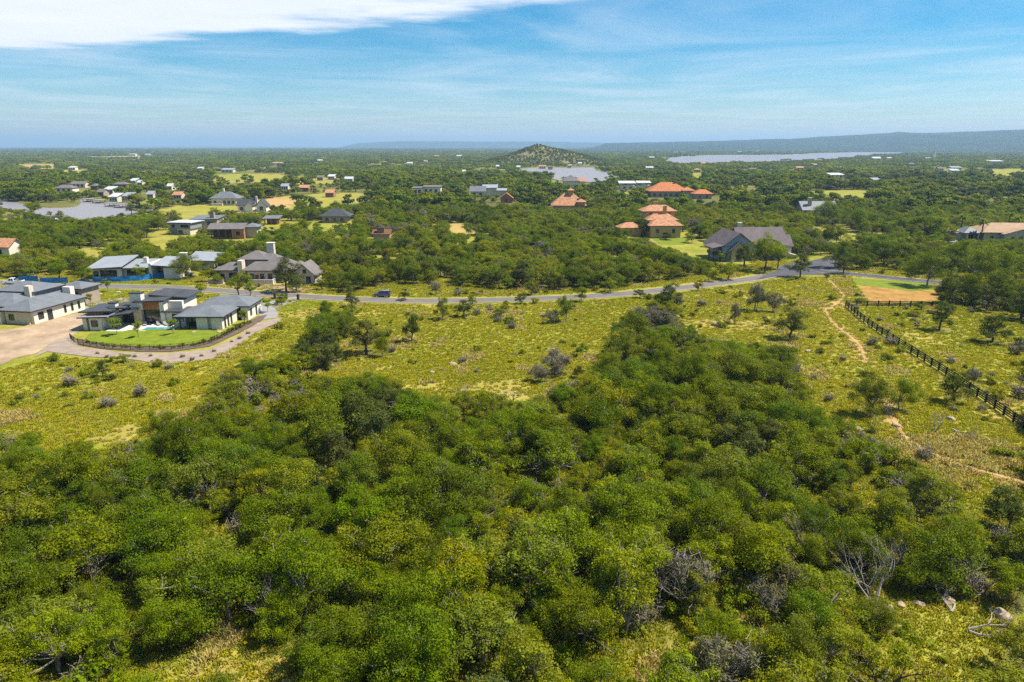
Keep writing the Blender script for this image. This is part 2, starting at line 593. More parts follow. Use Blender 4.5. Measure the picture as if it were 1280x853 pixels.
# ------------------------------------------------------------------ layout, read off the photograph as ground outlines
# open ground seen in the picture (pixel outlines; used to keep trees off it)
CLEAR = [
    [(0, 440), (60, 430), (150, 440), (250, 440), (330, 392), (400, 372), (445, 368), (440, 385), (405, 392), (378, 420), (352, 442),
     (300, 448), (264, 470), (258, 500), (225, 512), (190, 535), (165, 556), (100, 552), (40, 545), (-20, 540), (-20, 440)],
    [(452, 380), (560, 380), (822, 372), (775, 395), (758, 425), (738, 460), (660, 500), (600, 488), (560, 496), (520, 490), (470, 462), (418, 470)],
    [(842, 372), (985, 342), (1170, 344), (1170, 378), (1290, 395), (1290, 605), (1240, 575), (1150, 520), (1040, 522), (1008, 470), (985, 430),
     (900, 425), (852, 405)],
    [(1060, 530), (1130, 520), (1290, 590), (1290, 655), (1225, 655), (1195, 600), (1120, 560)],
    [(1105, 770), (1180, 742), (1230, 755), (1245, 860), (1130, 860), (1118, 800)],
    [(135, 860), (165, 832), (260, 808), (350, 812), (372, 860)],
    [(750, 800), (820, 780), (868, 795), (850, 830), (775, 830)],
    [(440, 368), (480, 352), (560, 356), (640, 362), (760, 360), (830, 350), (905, 338), (985, 322), (985, 345), (830, 366), (640, 382), (440, 382)],
    [(-20, 362), (60, 350), (110, 345), (230, 345), (250, 352), (330, 358), (440, 366), (440, 380), (330, 380), (330, 420), (200, 460), (-20, 460)],
    [(985, 322), (1040, 318), (1060, 336), (1170, 344), (1165, 380), (1055, 380), (985, 345)],
    [(1084, 286), (1110, 286), (1110, 292), (1084, 292)],
    [(812, 297), (855, 296), (880, 300), (905, 318), (935, 326), (920, 334), (880, 324), (815, 302)],
]
# fields and yards farther off: (outline, soil weight)
FIELDS = [
    ([(190, 262), (240, 256), (292, 256), (300, 266), (262, 270), (250, 282), (205, 278)], 0.1),
    ([(270, 219), (330, 217), (400, 222), (430, 226), (425, 231), (330, 230), (275, 228)], 0.1),
    ([(345, 246), (420, 241), (470, 243), (472, 252), (420, 256), (395, 262), (350, 262)], 0.1),
    ([(318, 250), (350, 247), (366, 252), (362, 262), (320, 264), (306, 268), (300, 262)], 0.85),
    ([(60, 316), (100, 312), (150, 314), (140, 330), (95, 330), (70, 326)], 0.15),
    ([(180, 296), (210, 286), (225, 300), (210, 312), (185, 308)], 0.1),
    ([(862, 212), (884, 212), (878, 226), (862, 226)], 0.0),
    ([(1010, 239), (1090, 238), (1092, 248), (1012, 249)], 0.0),
    ([(1225, 212), (1285, 211), (1285, 224), (1228, 222)], 0.05),
    ([(18, 206), (75, 205), (72, 211), (20, 212)], 0.5),
    ([(265, 219), (300, 217), (302, 226), (268, 226)], 0.0),
    ([(166, 246), (186, 246), (196, 255), (172, 256)], 0.0),
    ([(508, 190), (530, 188), (528, 194), (512, 195)], 0.6),
    ([(485, 191), (500, 190), (506, 196), (488, 197)], 0.2),
    ([(1008, 286), (1060, 284), (1075, 292), (1060, 300), (1012, 297)], 0.25),
    ([(1035, 293), (1075, 292), (1075, 303), (1036, 302)], 0.0),
    ([(320, 274), (360, 276), (440, 277), (450, 284), (360, 286), (322, 284)], 0.0),
    ([(530, 281), (560, 280), (625, 286), (600, 292), (535, 290)], 0.6),
    ([(488, 270), (520, 268), (522, 276), (490, 277)], 0.1),
    ([(760, 240), (790, 240), (790, 245), (762, 245)], 0.0),
    ([(1150, 205), (1190, 204), (1190, 207), (1150, 207)], 0.2),
    ([(100, 196), (180, 195), (180, 198), (100, 198)], 0.5),
    ([(40, 213), (110, 212), (108, 216), (42, 217)], 0.2),
    ([(480, 185), (560, 184.6), (560, 186.2), (480, 186.6)], 0.4),
    ([(1090, 189.5), (1140, 189), (1140, 191), (1090, 191.5)], 0.3),
]
LAKES = {
    'left': [(-30, 249), (2, 250), (20, 252), (48, 258), (62, 259), (92, 258), (101, 252), (98, 247), (110, 248), (150, 255), (185, 258), (191, 262),
             (172, 266), (150, 269), (128, 271), (100, 274), (70, 272), (50, 268), (25, 263), (2, 259), (-30, 257)],
    'centre': [(650, 210.5), (680, 210), (705, 209.6), (742, 209.2), (745, 213), (770, 216), (779, 219), (766, 224), (742, 227), (715, 226), (690, 223),
               (684, 216), (655, 213)],
    'right': [(832, 197), (846, 195.5), (900, 193.6), (960, 193.4), (1048, 190.8), (1090, 189.3), (1146, 188.6), (1146, 190.4), (1118, 192), (1078, 195),
              (1040, 199), (985, 201), (930, 202.5), (838, 203.5)],
}
TRAIL = [(1036, 351), (1047, 361), (1055, 370), (1045, 380), (1032, 388), (1036, 398), (1046, 408), (1064, 422), (1077, 436), (1081, 452)]
TRAIL2 = [(1106, 498), (1112, 515), (1120, 532), (1136, 552), (1162, 567), (1188, 577), (1222, 588), (1290, 607)]
FENCE_PX = [(1165, 384), (1057, 383), (1080, 403), (1106, 421), (1144, 445), (1180, 468), (1218, 494), (1254, 519), (1292, 546)]


def world_line(px):
    return [tuple(un(*p)[:2]) for p in px]


def world_poly(px):
    return [tuple(un(*p)[:2]) for p in px]


TRAIL_W, TRAIL2_W, FENCE_W = world_line(TRAIL), world_line(TRAIL2), world_line(FENCE_PX)
FIELDS_W = [(world_poly(p), s) for p, s in FIELDS]
LAKES_W = {k: world_poly(p) for k, p in LAKES.items()}

# ------------------------------------------------------------------ terrain
def build_ground():
    az = np.concatenate([np.linspace(-46, 46, 421), np.linspace(50, 310, 40)])
    az = np.radians(az)
    rr = np.concatenate([[2.0], np.exp(np.linspace(math.log(8), math.log(42000), 545))])
    A, RR = np.meshgrid(az, rr)
    x, y = (RR * np.sin(A)).ravel(), (RR * np.cos(A)).ravel()
    z = height(x, y)
    r = np.hypot(x, y)
    inl = np.zeros(len(x), bool)
    for p in LAKES_W.values():
        q = np.array(p); c = q.mean(0)
        big = [tuple(c + (a - c) * 1.06) for a in q]
        inl |= inpoly(x, y, big)
    z = np.where(inl, -1.4, z)
    # zones: R soil, G under trees, B far wooded land
    px, py = proj(x, y, z)
    front = y > 10
    clear = front & (r < 420) & anypoly(px, py, CLEAR)
    wob = (fbm(x / 14, y / 14, 21, 3) - 0.5) * 14 * np.clip(r / 300, 0.2, 3)
    fld = np.zeros(len(x), bool); soil_f = np.zeros(len(x))
    for p, s in FIELDS_W:
        k = front & inpoly(x + wob, y + wob, p)
        fld |= k; soil_f = np.where(k, s, soil_f)
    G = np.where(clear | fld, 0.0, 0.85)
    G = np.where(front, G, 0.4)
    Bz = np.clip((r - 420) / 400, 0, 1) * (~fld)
    d = np.minimum(dist_line(x, y, TRAIL_W), dist_line(x, y, TRAIL2_W))
    nn = fbm(x / 3, y / 3, 5, 3)
    soil = np.clip(1.25 - d / (1.2 + 2.2 * nn), 0, 1) * 0.75
    df = dist_line(x + 1.6, y, FENCE_W[1:])
    soil = np.maximum(soil, np.clip(1.0 - df / (0.7 + 1.6 * nn), 0, 1) * 0.55)
    patch = np.clip((fbm(x / 11, y / 11, 31, 4) - 0.60) / 0.10, 0, 1) * 0.28 * clear
    soil = np.maximum(np.maximum(soil, patch), soil_f)
    na, nr = len(az), len(rr)
    i = np.arange(nr - 1)[:, None] * na + np.arange(na)[None, :]
    j = np.arange(nr - 1)[:, None] * na + (np.arange(na)[None, :] + 1) % na
    faces = np.stack([i, j, j + na, i + na], -1).reshape(-1, 4)[:, ::-1]
    me = bpy.data.meshes.new('ground')
    me.vertices.add(len(x)); me.loops.add(faces.size); me.polygons.add(len(faces))
    me.vertices.foreach_set('co', np.stack([x, y, z], -1).astype(np.float32).ravel())
    me.loops.foreach_set('vertex_index', faces.ravel().astype(np.int32))
    me.polygons.foreach_set('loop_start', (np.arange(len(faces)) * 4).astype(np.int32))
    me.update(calc_edges=True)
    col = me.color_attributes.new('zone', 'FLOAT_COLOR', 'POINT')
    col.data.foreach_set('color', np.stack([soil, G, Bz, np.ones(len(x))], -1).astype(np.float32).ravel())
    me.materials.append(MATS['ground'])
    me.shade_smooth()
    me.validate()
    structure('ground', me, 'rolling grassy ground with yellow green grass and bare soil', 'ground')


build_ground()


def draped(name, poly, mat, label, off=0.06, cell=3.0, wobble=0.0, cat='ground', wl_=4.0):
    """a sheet that follows the ground inside an outline"""
    P = []
    n = len(poly)
    for i in range(n):
        a, b = np.array(poly[i]), np.array(poly[(i + 1) % n])
        k = max(1, int(np.linalg.norm(b - a) / cell))
        for q in range(k):
            P.append(a + (b - a) * q / k)
    P = np.array(P)
    if wobble:
        P = P + wobble * 2 * np.stack([fbm(P[:, 0] / wl_, P[:, 1] / wl_, 41, 3) - 0.5, fbm(P[:, 0] / wl_, P[:, 1] / wl_, 57, 3) - 0.5], -1)
    nb = len(P)
    lo, hi = P.min(0), P.max(0)
    gx, gy = np.meshgrid(np.arange(lo[0], hi[0], cell), np.arange(lo[1], hi[1], cell))
    gx, gy = gx.ravel(), gy.ravel()
    k = inpoly(gx, gy, [tuple(p) for p in P])
    ed = dist_line(gx, gy, [tuple(p) for p in P] + [tuple(P[0])])
    k &= ed > cell * 0.5
    allp = [Vector((p[0], p[1])) for p in P] + [Vector((a, b)) for a, b in zip(gx[k], gy[k])]
    v2, _, f2, *_ = delaunay_2d_cdt(allp, [], [list(range(nb))], 1, 1e-4)
    xs = np.array([v.x for v in v2]); ys = np.array([v.y for v in v2])
    zs = height(xs, ys) + off
    fs = []
    for f in f2:
        a, b, c = f[:3]
        cr = (xs[b] - xs[a]) * (ys[c] - ys[a]) - (ys[b] - ys[a]) * (xs[c] - xs[a])
        fs.append(tuple(f) if cr > 0 else tuple(f[::-1]))
    return structure(name, mesh_from(name, list(zip(xs, ys, zs)), fs, (mat,)), label, cat)


def strip(name, line, w, mat, label, off=0.07, wobble=0.0, kerb=False, cat='road'):
    L = smooth_line(line, 2.5)
    T = np.gradient(L, axis=0)
    T /= np.linalg.norm(T, axis=1)[:, None] + 1e-9
    Nn = np.stack([-T[:, 1], T[:, 0]], -1)
    s = np.arange(len(L)) * 0.8
    wa = w / 2 * (1 + wobble * (vnoise(s, s * 0 + 3, 5) - 0.5) * 2)
    wb = w / 2 * (1 + wobble * (vnoise(s, s * 0 + 9, 6) - 0.5) * 2)
    cols = [L + Nn * (wa[:, None] * t) for t in (1.0, 0.4)] + [L - Nn * (wb[:, None] * t) for t in (0.4, 1.0)]
    V, F = [], []
    for c in cols:
        V += list(zip(c[:, 0], c[:, 1], height(c[:, 0], c[:, 1]) + off))
    n = len(L)
    for c in range(3):
        for i in range(n - 1):
            F.append((c * n + i, (c + 1) * n + i, (c + 1) * n + i + 1, c * n + i + 1))
    o = structure(name, mesh_from(name, V, F, (mat,)), label, cat)
    if kerb:
        for sgn in (1, -1):
            V, F = [], []
            for t, zz in ((w / 2 + 0.01, -0.2), (w / 2 + 0.01, 0.13), (w / 2 + 0.42, 0.13), (w / 2 + 0.42, -0.2)):
                c = L + Nn * sgn * t
                V += list(zip(c[:, 0], c[:, 1], height(c[:, 0], c[:, 1]) + zz))
            for c in range(3):
                for i in range(n - 1):
                    f = (c * n + i, c * n + i + 1, (c + 1) * n + i + 1, (c + 1) * n + i)
                    F.append(f if sgn > 0 else f[::-1])
            k = mesh_from('kerb', V, F, ('kerb_concrete',))
            link('kerb', k, o)
    return o


ROAD_PX = [(-60, 350), (0, 354), (60, 357.5), (140, 358.5), (230, 361), (330, 368), (430, 374), (520, 376.5), (640, 375), (760, 369.5), (850, 360.5), (925, 351),
           (962, 345)]
strip('road', world_line(ROAD_PX), 5.0, 'asphalt_old', 'pale grey residential road with concrete kerbs crossing the whole scene', kerb=True)
strip('road', world_line([(1022, 339), (1060, 342.5), (1100, 346.5), (1165, 352.5), (1290, 362)]), 5.5, 'asphalt_dark', 'narrow dark asphalt lane running off past the lawn by the fence', kerb=True)
draped('road', world_poly([(945, 350.5), (957, 343.5), (970, 339), (975, 333), (985, 330), (1012, 326.5), (1034, 322), (1047, 325), (1050, 334), (1058, 340), (1040, 344), (1000, 343.5),
       (975, 347)]), 'asphalt_dark', 'dark asphalt turning circle in front of the plum roofed house', 0.085, 3.0, cat='road')
draped('road', world_poly([(1062, 313), (1078, 312), (1084, 318), (1070, 322)]), 'asphalt_dark', 'small dark asphalt patch among the oaks behind the turning circle', 0.085, 3.0, cat='road')
draped('driveway', world_poly([(95, 380), (120, 377), (160, 372), (178, 366), (215, 362), (240, 362.5), (244, 366), (200, 370), (185, 374), (150, 381), (112, 388)]), 'driveway',
       'grey driveway winding from the road to the modern pool house', 0.07, 2.5, cat='driveway')
draped('driveway', world_poly([(322, 381), (352, 374), (372, 371), (380, 373), (352, 385), (345, 398), (325, 400)]), 'driveway',
       'grey driveway beside the right end of the modern pool house', 0.07, 2.5, cat='driveway')
draped('driveway', world_poly([(255, 350), (300, 352), (345, 355), (392, 358), (392, 366), (345, 364), (300, 361), (255, 357)]), 'sand_lot',
       'pale paved forecourt below the taupe hip roofed house', 0.06, 2.5, cat='driveway')
draped('sand_lot', world_poly([(-40, 470), (-40, 420), (20, 411), (60, 402), (104, 390), (108, 400), (104, 412), (70, 428), (45, 442), (20, 448)]), 'sand_lot',
       'bare sandy building plot between two modern houses', 0.05, 2.5, 1.2)
draped('gravel_path', world_poly([(42, 447), (66, 428), (90, 420), (97, 433), (150, 441), (210, 442), (262, 438), (300, 421), (322, 404), (352, 397), (352, 403), (320, 416), (300, 432),
       (266, 449), (236, 455), (190, 453), (150, 449), (90, 444), (60, 440)]), 'gravel', 'pinkish gravel path curving round the fenced lawn', 0.09, 2.0, 0.7, cat='path')
draped('lawn', world_poly([(107, 424), (113, 417), (135, 413.5), (170, 413), (230, 412), (262, 413.5), (280, 416), (272, 422), (250, 429), (215, 433.5), (175, 434), (135, 431.5), (114, 428)]),
       'lawn', 'mown bright green lawn in front of the modern pool house', 0.13, 1.5, 0.2, cat='lawn')
draped('flower_bed', world_poly([(106, 425), (114, 428.5), (135, 432), (175, 434.6), (215, 434.2), (250, 429.6), (272, 422.6), (281, 416), (300, 408), (322, 396), (334, 394), (326, 402), (300, 417), (262, 434),
       (215, 440), (175, 440), (130, 437), (98, 431), (96, 424)]), 'mulch', 'dark mulch bed along the iron fence round the lawn', 0.115, 1.5, 0.3, cat='flower bed')
draped('lawn', world_poly([(66, 366), (110, 361.5), (170, 362.5), (176, 365), (150, 371), (120, 375), (95, 376)]), 'lawn', 'green lawn between the pale road and the grey driveway', 0.06, 2.5, 0.8, cat='lawn')
draped('lawn', world_poly([(120, 355.5), (140, 352), (190, 350), (232, 350), (236, 357.5), (180, 356.6), (130, 356.4)]), 'lawn', 'grass verge in front of the blue construction screen', 0.06, 2.5, 0.8, cat='lawn')
draped('lawn', world_poly([(322, 374), (345, 372), (372, 375), (400, 377), (392, 386), (355, 389), (350, 384)]), 'lawn', 'small green lawn beside the driveway of the pool house', 0.06, 2.5, 0.8, cat='lawn')
draped('lawn', world_poly([(1062, 347), (1100, 350), (1165, 355), (1168, 362), (1140, 364), (1085, 358), (1068, 355)]), 'lawn', 'mown green lawn strip along the dark asphalt lane', 0.06, 2.5, 1.0, cat='lawn')
draped('red_soil', world_poly([(1080, 357), (1110, 358), (1140, 362), (1170, 364), (1176, 376), (1120, 380), (1086, 379), (1079, 370)]), 'red_dirt', 'bare red soil patch behind the black paddock fence', 0.05, 2.0, 2.6)
draped('lawn', world_poly([(815, 298), (848, 296.5), (862, 299), (855, 306), (825, 306)]), 'lawn', 'green lawn in front of the gold stucco villa', 0.06, 4.0, 1.0, cat='lawn')
draped('lawn', world_poly([(975, 322), (1012, 312), (1022, 318), (1005, 326), (985, 329)]), 'lawn', 'green lawn between the plum roofed house and the turning circle', 0.06, 4.0, 1.0, cat='lawn')
strip('dirt_path', TRAIL_W, 0.7, 'dirt', 'orange dirt trail winding down the field from the turning circle', 0.05, 0.9, cat='path')
strip('dirt_path', TRAIL2_W, 0.9, 'dirt', 'orange dirt trail leading through the grass below the paddock fence', 0.05, 0.9, cat='path')

for key, lab in (('left', 'narrow grey lake inlet behind the woods with docks along its shore'), ('centre', 'grey lake arm at the foot of the round wooded hill'),
                 ('right', 'long pale lake stretching below the far blue ridge')):
    p = LAKES_W[key]
    L = np.array(p + [p[0]])
    pts = smooth_line([tuple(a) for a in L], 25)[:-1]
    z0 = -0.5
    pts3 = [Vector((a, b)) for a, b in pts]
    v2, _, f2, *_ = delaunay_2d_cdt(pts3, [], [list(range(len(pts3)))], 1, 1e-3)
    fs = []
    for f in f2:
        a, b, c = (v2[i] for i in f[:3])
        cr = (b.x - a.x) * (c.y - a.y) - (b.y - a.y) * (c.x - a.x)
        fs.append(tuple(f) if cr > 0 else tuple(f[::-1]))
    structure('lake', mesh_from('lake', [(v.x, v.y, z0) for v in v2], fs, ('lake_water',)), lab, 'lake')


def px_dir(px):
    return math.atan2((px - 640.0), FPX * CP)      # azimuth of a column near the horizon


def ridge(name, prof, r_front, r_crest, r_back, label, seed, extend=()):
    """a long hill: crest line given by picture height at several columns"""
    xs = [p[0] for p in prof]; hs = [p[1] for p in prof]
    cols = np.linspace(xs[0], xs[-1], 260)
    hh = np.interp(cols, xs, hs)
    V, F = [], []
    nr = 36
    for i, (c, yh) in enumerate(zip(cols, hh)):
        a = px_dir(c)
        crest = (183.0 - yh) / FPX * r_crest * math.cos(a) + CAM_H
        for k in range(nr):
            t = k / (nr - 1)
            r = r_front + (r_back - r_front) * t
            tc_ = (r_crest - r_front) / (r_back - r_front)
            s = t / tc_ if t < tc_ else max(0.0, 1 - (t - tc_) / (1 - tc_))
            s = s * s * (3 - 2 * s)
            x, y = r * math.sin(a), r * math.cos(a)
            nzv = float(fbm(np.array([x / 900]), np.array([y / 900]), seed, 4)[0]) - 0.5
            n2 = float(vnoise(np.array([x / 130]), np.array([y / 260]), seed + 9)) - 0.5
            z = -6 + (crest + 6) * s * (1 + (1.6 * nzv) * (1 - s)) + s * (n2 * 9)
            V.append((x, y, z))
    for i in range(len(cols) - 1):
        for k in range(nr - 1):
            F.append((i * nr + k, (i + 1) * nr + k, (i + 1) * nr + k + 1, i * nr + k + 1))
    structure(name, mesh_from(name, V, F, ('ridge',), True), label, 'hills')


ridge('hills', [(690, 187), (712, 186), (735, 184), (748, 179.5), (800, 178.5), (860, 177.2), (960, 174.5), (1020, 171), (1070, 168), (1085, 166.3), (1100, 168), (1140, 167.4), (1200, 165),
                (1280, 162), (1400, 160), (1560, 164), (1700, 176)], 5200, 8600, 12000, 'long wooded ridge rising to the right behind the far lake', 71)
ridge('hills', [(420, 187), (440, 184.5), (458, 180.2), (490, 177.6), (540, 177), (600, 177.6), (660, 177.4), (700, 178), (740, 179), (800, 181), (860, 186)], 12500, 15500, 19000,
      'low pale blue ridge on the horizon behind the round hill', 83)
ridge('hills', [(-300, 184), (-100, 184), (0, 184.2), (60, 184.0), (140, 184.4), (220, 183.4), (300, 183.2), (380, 183.6), (440, 184), (520, 186)], 20000, 24000, 28000,
      'faint hazy hills along the horizon above the western plain', 97)


HILL = (un(676, 207)[0], un(676, 207)[1] + 150.0)


def hill_h(x, y):
    dx, dy = (np.asarray(x) - HILL[0]), (np.asarray(y) - HILL[1])
    ex = np.where(dx > 0, dx / 200.0, dx / 150.0)
    d = np.sqrt(ex ** 2 + (dy / 170.0) ** 2)
    base = 44 * np.clip(1 - d, 0, 1) ** 1.15
    return base * (0.86 + 0.3 * fbm(np.asarray(x) / 45, np.asarray(y) / 45, 12, 3)) - 1.5


def build_hill():
    n = 90
    g = np.linspace(-1.1, 1.1, n)
    X, Y = np.meshgrid(HILL[0] + g * 190, HILL[1] + g * 185)
    Z = hill_h(X.ravel(), Y.ravel())
    V = list(zip(X.ravel(), Y.ravel(), Z))
    F = [(j * n + i, j * n + i + 1, (j + 1) * n + i + 1, (j + 1) * n + i) for j in range(n - 1) for i in range(n - 1)]
    structure('hill', mesh_from('hill', V, F, ('hill_ground',), True), 'round wooded hill standing above the grey lake arm', 'hill')


simple('hill_ground', (0.17, 0.15, 0.055), 0.95, 0.5, 0.05, 0.1, fine=0.25)
build_hill()

# ------------------------------------------------------------------ buildings
VIS = []        # what the photograph shows of a building: (x0, y0, x1, y1, distance)
FOOT = []       # footprints as circles: (x, y, r)


class House:
    def __init__(self, name, label, px, py, rz=0.0, cat='house', group=None, vis=None, foot=None, dz=0.0):
        p = un(px, py)
        self.o = thing(name, label, cat, (p.x, p.y, p.z + dz), rz, group)
        self.p = p
        self.s = (p.y * CP + (CAM_H - p.z) * SP) / FPX      # metres per photo pixel here
        if vis:
            VIS.append((*vis, p.y))
        if foot:
            for fx, fy, fr in foot:
                c, s = math.cos(rz), math.sin(rz)
                FOOT.append((p.x + fx * c - fy * s, p.y + fx * s + fy * c, fr))

    def wall(self, x0, x1, y0, y1, h, mat, z0=-1.2, name='wall'):
        return MB().box(x0, x1, y0, y1, z0, h).build(name, mat, self.o)

    def box(self, name, x0, x1, y0, y1, z0, z1, mat, parent=None):
        return MB().box(x0, x1, y0, y1, z0, z1).build(name, mat, parent or self.o)

    def hip(self, x0, x1, y0, y1, z, rise, mat, over=0.6, th=0.22):
        x0 -= over; x1 += over; y0 -= over; y1 += over
        m = MB()
        a = min(x1 - x0, y1 - y0) / 2 * 0.98
        if x1 - x0 >= y1 - y0:
            r0, r1 = (x0 + a, (y0 + y1) / 2), (x1 - a, (y0 + y1) / 2)
        else:
            r0, r1 = ((x0 + x1) / 2, y0 + a), ((x0 + x1) / 2, y1 - a)
        v = [(x0, y0, z), (x1, y0, z), (x1, y1, z), (x0, y1, z)]
        v += [(p[0], p[1], z + th) for p in v] + [(*r0, z + th + rise), (*r1, z + th + rise)]
        f = [(0, 3, 2, 1), (0, 1, 5, 4), (1, 2, 6, 5), (2, 3, 7, 6), (3, 0, 4, 7)]
        if x1 - x0 >= y1 - y0:
            f += [(4, 5, 9, 8), (5, 6, 9), (6, 7, 8, 9), (7, 4, 8)]
        else:
            f += [(4, 5, 8), (5, 6, 9, 8), (6, 7, 9), (7, 4, 8, 9)]
        ro = m.poly(v, f).build('roof', mat, self.o)
        fs = MB()
        e = 0.03
        fs.box(x0 - e, x1 + e, y0 - e, y0 + 0.05, z - 0.06, z + th - 0.03)
        fs.box(x1 - 0.05, x1 + e, y0 + 0.06, y1, z - 0.06, z + th - 0.03)
        fs.build('fascia', 'trim_dark', ro)
        return ro

    def gable(self, x0, x1, y0, y1, z, rise, mat, wmat, axis='x', over=0.6, th=0.2):
        """ridge runs along axis; the triangles under the roof are walls"""
        m, w = MB(), MB()
        if axis == 'x':
            mid = (y0 + y1) / 2; k = rise / ((y1 - y0) / 2)
            pr = [(y0 - over, z - k * over), (mid, z + rise), (y1 + over, z - k * over)]
            lo = [(a, b) for a, b in pr]; hi = [(a, b + th) for a, b in pr]
            X0, X1 = x0 - over, x1 + over
            v = [(X0, a, b) for a, b in lo] + [(X0, a, b) for a, b in hi] + [(X1, a, b) for a, b in lo] + [(X1, a, b) for a, b in hi]
            w.poly([(x0, y0, z), (x0, y1, z), (x0, mid, z + rise - 0.02), (x1, y0, z), (x1, y1, z), (x1, mid, z + rise - 0.02)], [(0, 2, 1), (3, 4, 5)])
            tri = [[(x0, y0, z), (x0, y1, z), (x0, mid, z + rise - .02)], [(x1, y0, z), (x1, y1, z), (x1, mid, z + rise - .02)]]; dv = Vector((1, 0, 0))
        else:
            mid = (x0 + x1) / 2; k = rise / ((x1 - x0) / 2)
            pr = [(x0 - over, z - k * over), (mid, z + rise), (x1 + over, z - k * over)]
            lo = [(a, b) for a, b in pr]; hi = [(a, b + th) for a, b in pr]
            Y0, Y1 = y0 - over, y1 + over
            v = [(a, Y0, b) for a, b in lo] + [(a, Y0, b) for a, b in hi] + [(a, Y1, b) for a, b in lo] + [(a, Y1, b) for a, b in hi]
            w.poly([(x0, y0, z), (x1, y0, z), (mid, y0, z + rise - 0.02), (x0, y1, z), (x1, y1, z), (mid, y1, z + rise - 0.02)], [(0, 1, 2), (3, 5, 4)])
            tri = [[(x0, y0, z), (x1, y0, z), (mid, y0, z + rise - .02)], [(x0, y1, z), (x1, y1, z), (mid, y1, z + rise - .02)]]; dv = Vector((0, 1, 0))
        f = [(0, 1, 4, 3), (1, 2, 5, 4), (6, 9, 10, 7), (7, 10, 11, 8), (3, 4, 10, 9), (4, 5, 11, 10), (0, 6, 7, 1), (1, 7, 8, 2), (0, 3, 9, 6), (2, 8, 11, 5)]
        ro = m.poly(v, f).build('roof', mat, self.o)
        for q, sg in zip(tri, (1, -1)):
            q = [Vector(a) for a in q]
            MB().poly(q + [a + dv * sg * .25 for a in q], [(0, 1, 2), (5, 4, 3), (0, 3, 4, 1), (1, 4, 5, 2), (2, 5, 3, 0)]).build('gable_wall', wmat, self.o)
        return ro

    def shed(self, x0, x1, y0, y1, z00, z10, z01, z11, mat, th=0.25, fascia='trim_dark'):
        v = [(x0, y0, z00), (x1, y0, z10), (x1, y1, z11), (x0, y1, z01)]
        v += [(a, b, c + th) for a, b, c in v]
        f = [(0, 3, 2, 1), (4, 5, 6, 7), (0, 1, 5, 4), (1, 2, 6, 5), (2, 3, 7, 6), (3, 0, 4, 7)]
        ro = MB().poly(v, f).build('roof', mat, self.o)
        e = 0.04
        vf = [(x0 - e, y0 - e, z00 - .04), (x1 + e, y0 - e, z10 - .04), (x1 + e, y0 + .05, z10 - .04), (x0 - e, y0 + .05, z00 - .04)]
        vf += [(a, b, c + th) for a, b, c in vf]
        MB().poly(vf, f).build('fascia', fascia, ro)
        return ro

    def chimney(self, x, y, w, d, z0, z1, mat, cap='trim_dark'):
        ch = MB().box(x - w / 2, x + w / 2, y - d / 2, y + d / 2, z0, z1).build('chimney', mat, self.o)
        if cap:
            MB().box(x - w / 2 - .15, x + w / 2 + .15, y - d / 2 - .15, y + d / 2 + .15, z1 + .002, z1 + .22).build('chimney_cap', cap, ch)
        return ch

    def win(self, face, at, c, z, w, h, nx=1, fr='trim_dark', name='window', arch=False):
        """face f/b/l/r: plane coordinate `at`, centre c along the wall, sill height z"""
        m, g = MB(), MB()
        t = 0.09

        def bx(mb, a0, a1, d0, d1, z0, z1):
            if face == 'f': mb.box(a0, a1, at - d1, at - d0, z0, z1)
            elif face == 'b': mb.box(a0, a1, at + d0, at + d1, z0, z1)
            elif face == 'r': mb.box(at + d0, at + d1, a0, a1, z0, z1)
            else: mb.box(at - d1, at - d0, a0, a1, z0, z1)
        x0, x1 = c - w / 2, c + w / 2
        bx(m, x0 - t, x0, -0.02, 0.08, z - t, z + h + t)
        bx(m, x1, x1 + t, -0.02, 0.08, z - t, z + h + t)
        bx(m, x0, x1, -0.02, 0.08, z + h, z + h + t)
        bx(m, x0, x1, -0.02, 0.10, z - t, z)
        for k in range(1, nx):
            xx = x0 + w * k / nx
            bx(m, xx - 0.04, xx + 0.04, -0.02, 0.06, z, z + h)
        f_ = m.build(name, fr, self.o)
        for k in range(nx):
            g2 = MB()
            bx(g2, x0 + w * k / nx + (0.045 if k else 0.0), x0 + w * (k + 1) / nx - (0.045 if k < nx - 1 else 0.0), 0.005, 0.03, z, z + h)
            g2.build('pane', 'window_glass', f_)
        return f_

    def door(self, face, at, c, w, h, mat='wood_brown'):
        d = MB()
        if face == 'f': d.box(c - w / 2, c + w / 2, at - 0.07, at + 0.02, 0, h)
        elif face == 'r': d.box(at - 0.02, at + 0.07, c - w / 2, c + w / 2, 0, h)
        else: d.box(at - 0.07, at + 0.02, c - w / 2, c + w / 2, 0, h)
        return d.build('door', mat, self.o)

    def post(self, x, y, z, mat='trim_dark', r=0.11):
        return MB().box(x - r, x + r, y - r, y + r, -0.8, z).build('column', mat, self.o)


# ---- modern pool house
h = House('modern_house', 'low modern white house with dark roofs, wood panels and a pool on its terrace', 105, 413, 0.0,
          vis=(100, 358, 330, 418), foot=[(4, 4, 6), (13, 8, 8), (22, 8, 8), (29, 6, 8), (29, 14, 8), (18, 12, 8)])
W, D = 'stucco_white', 'roof_dark'
h.wall(0.0, 0.9, 0.0, 8.0, 3.3, W)
h.wall(0.9, 1.7, 1.2, 8.0, 2.9, 'stucco_taupe')
h.wall(1.7, 4.4, -0.4, 7.5, 2.9, W)
h.wall(4.4, 5.7, 1.6, 8.0, 2.9, 'stucco_cream')
h.box('wood_panel', 0.95, 4.4, 0.9, 1.15, 2.95, 3.9, 'wood_orange')
h.win('f', -0.4, 2.9, 1.0, 1.3, 1.3, 1)
h.shed(-0.6, 6.2, -0.9, 2.6, 2.95, 3.15, 2.98, 3.18, 'roof_metal')
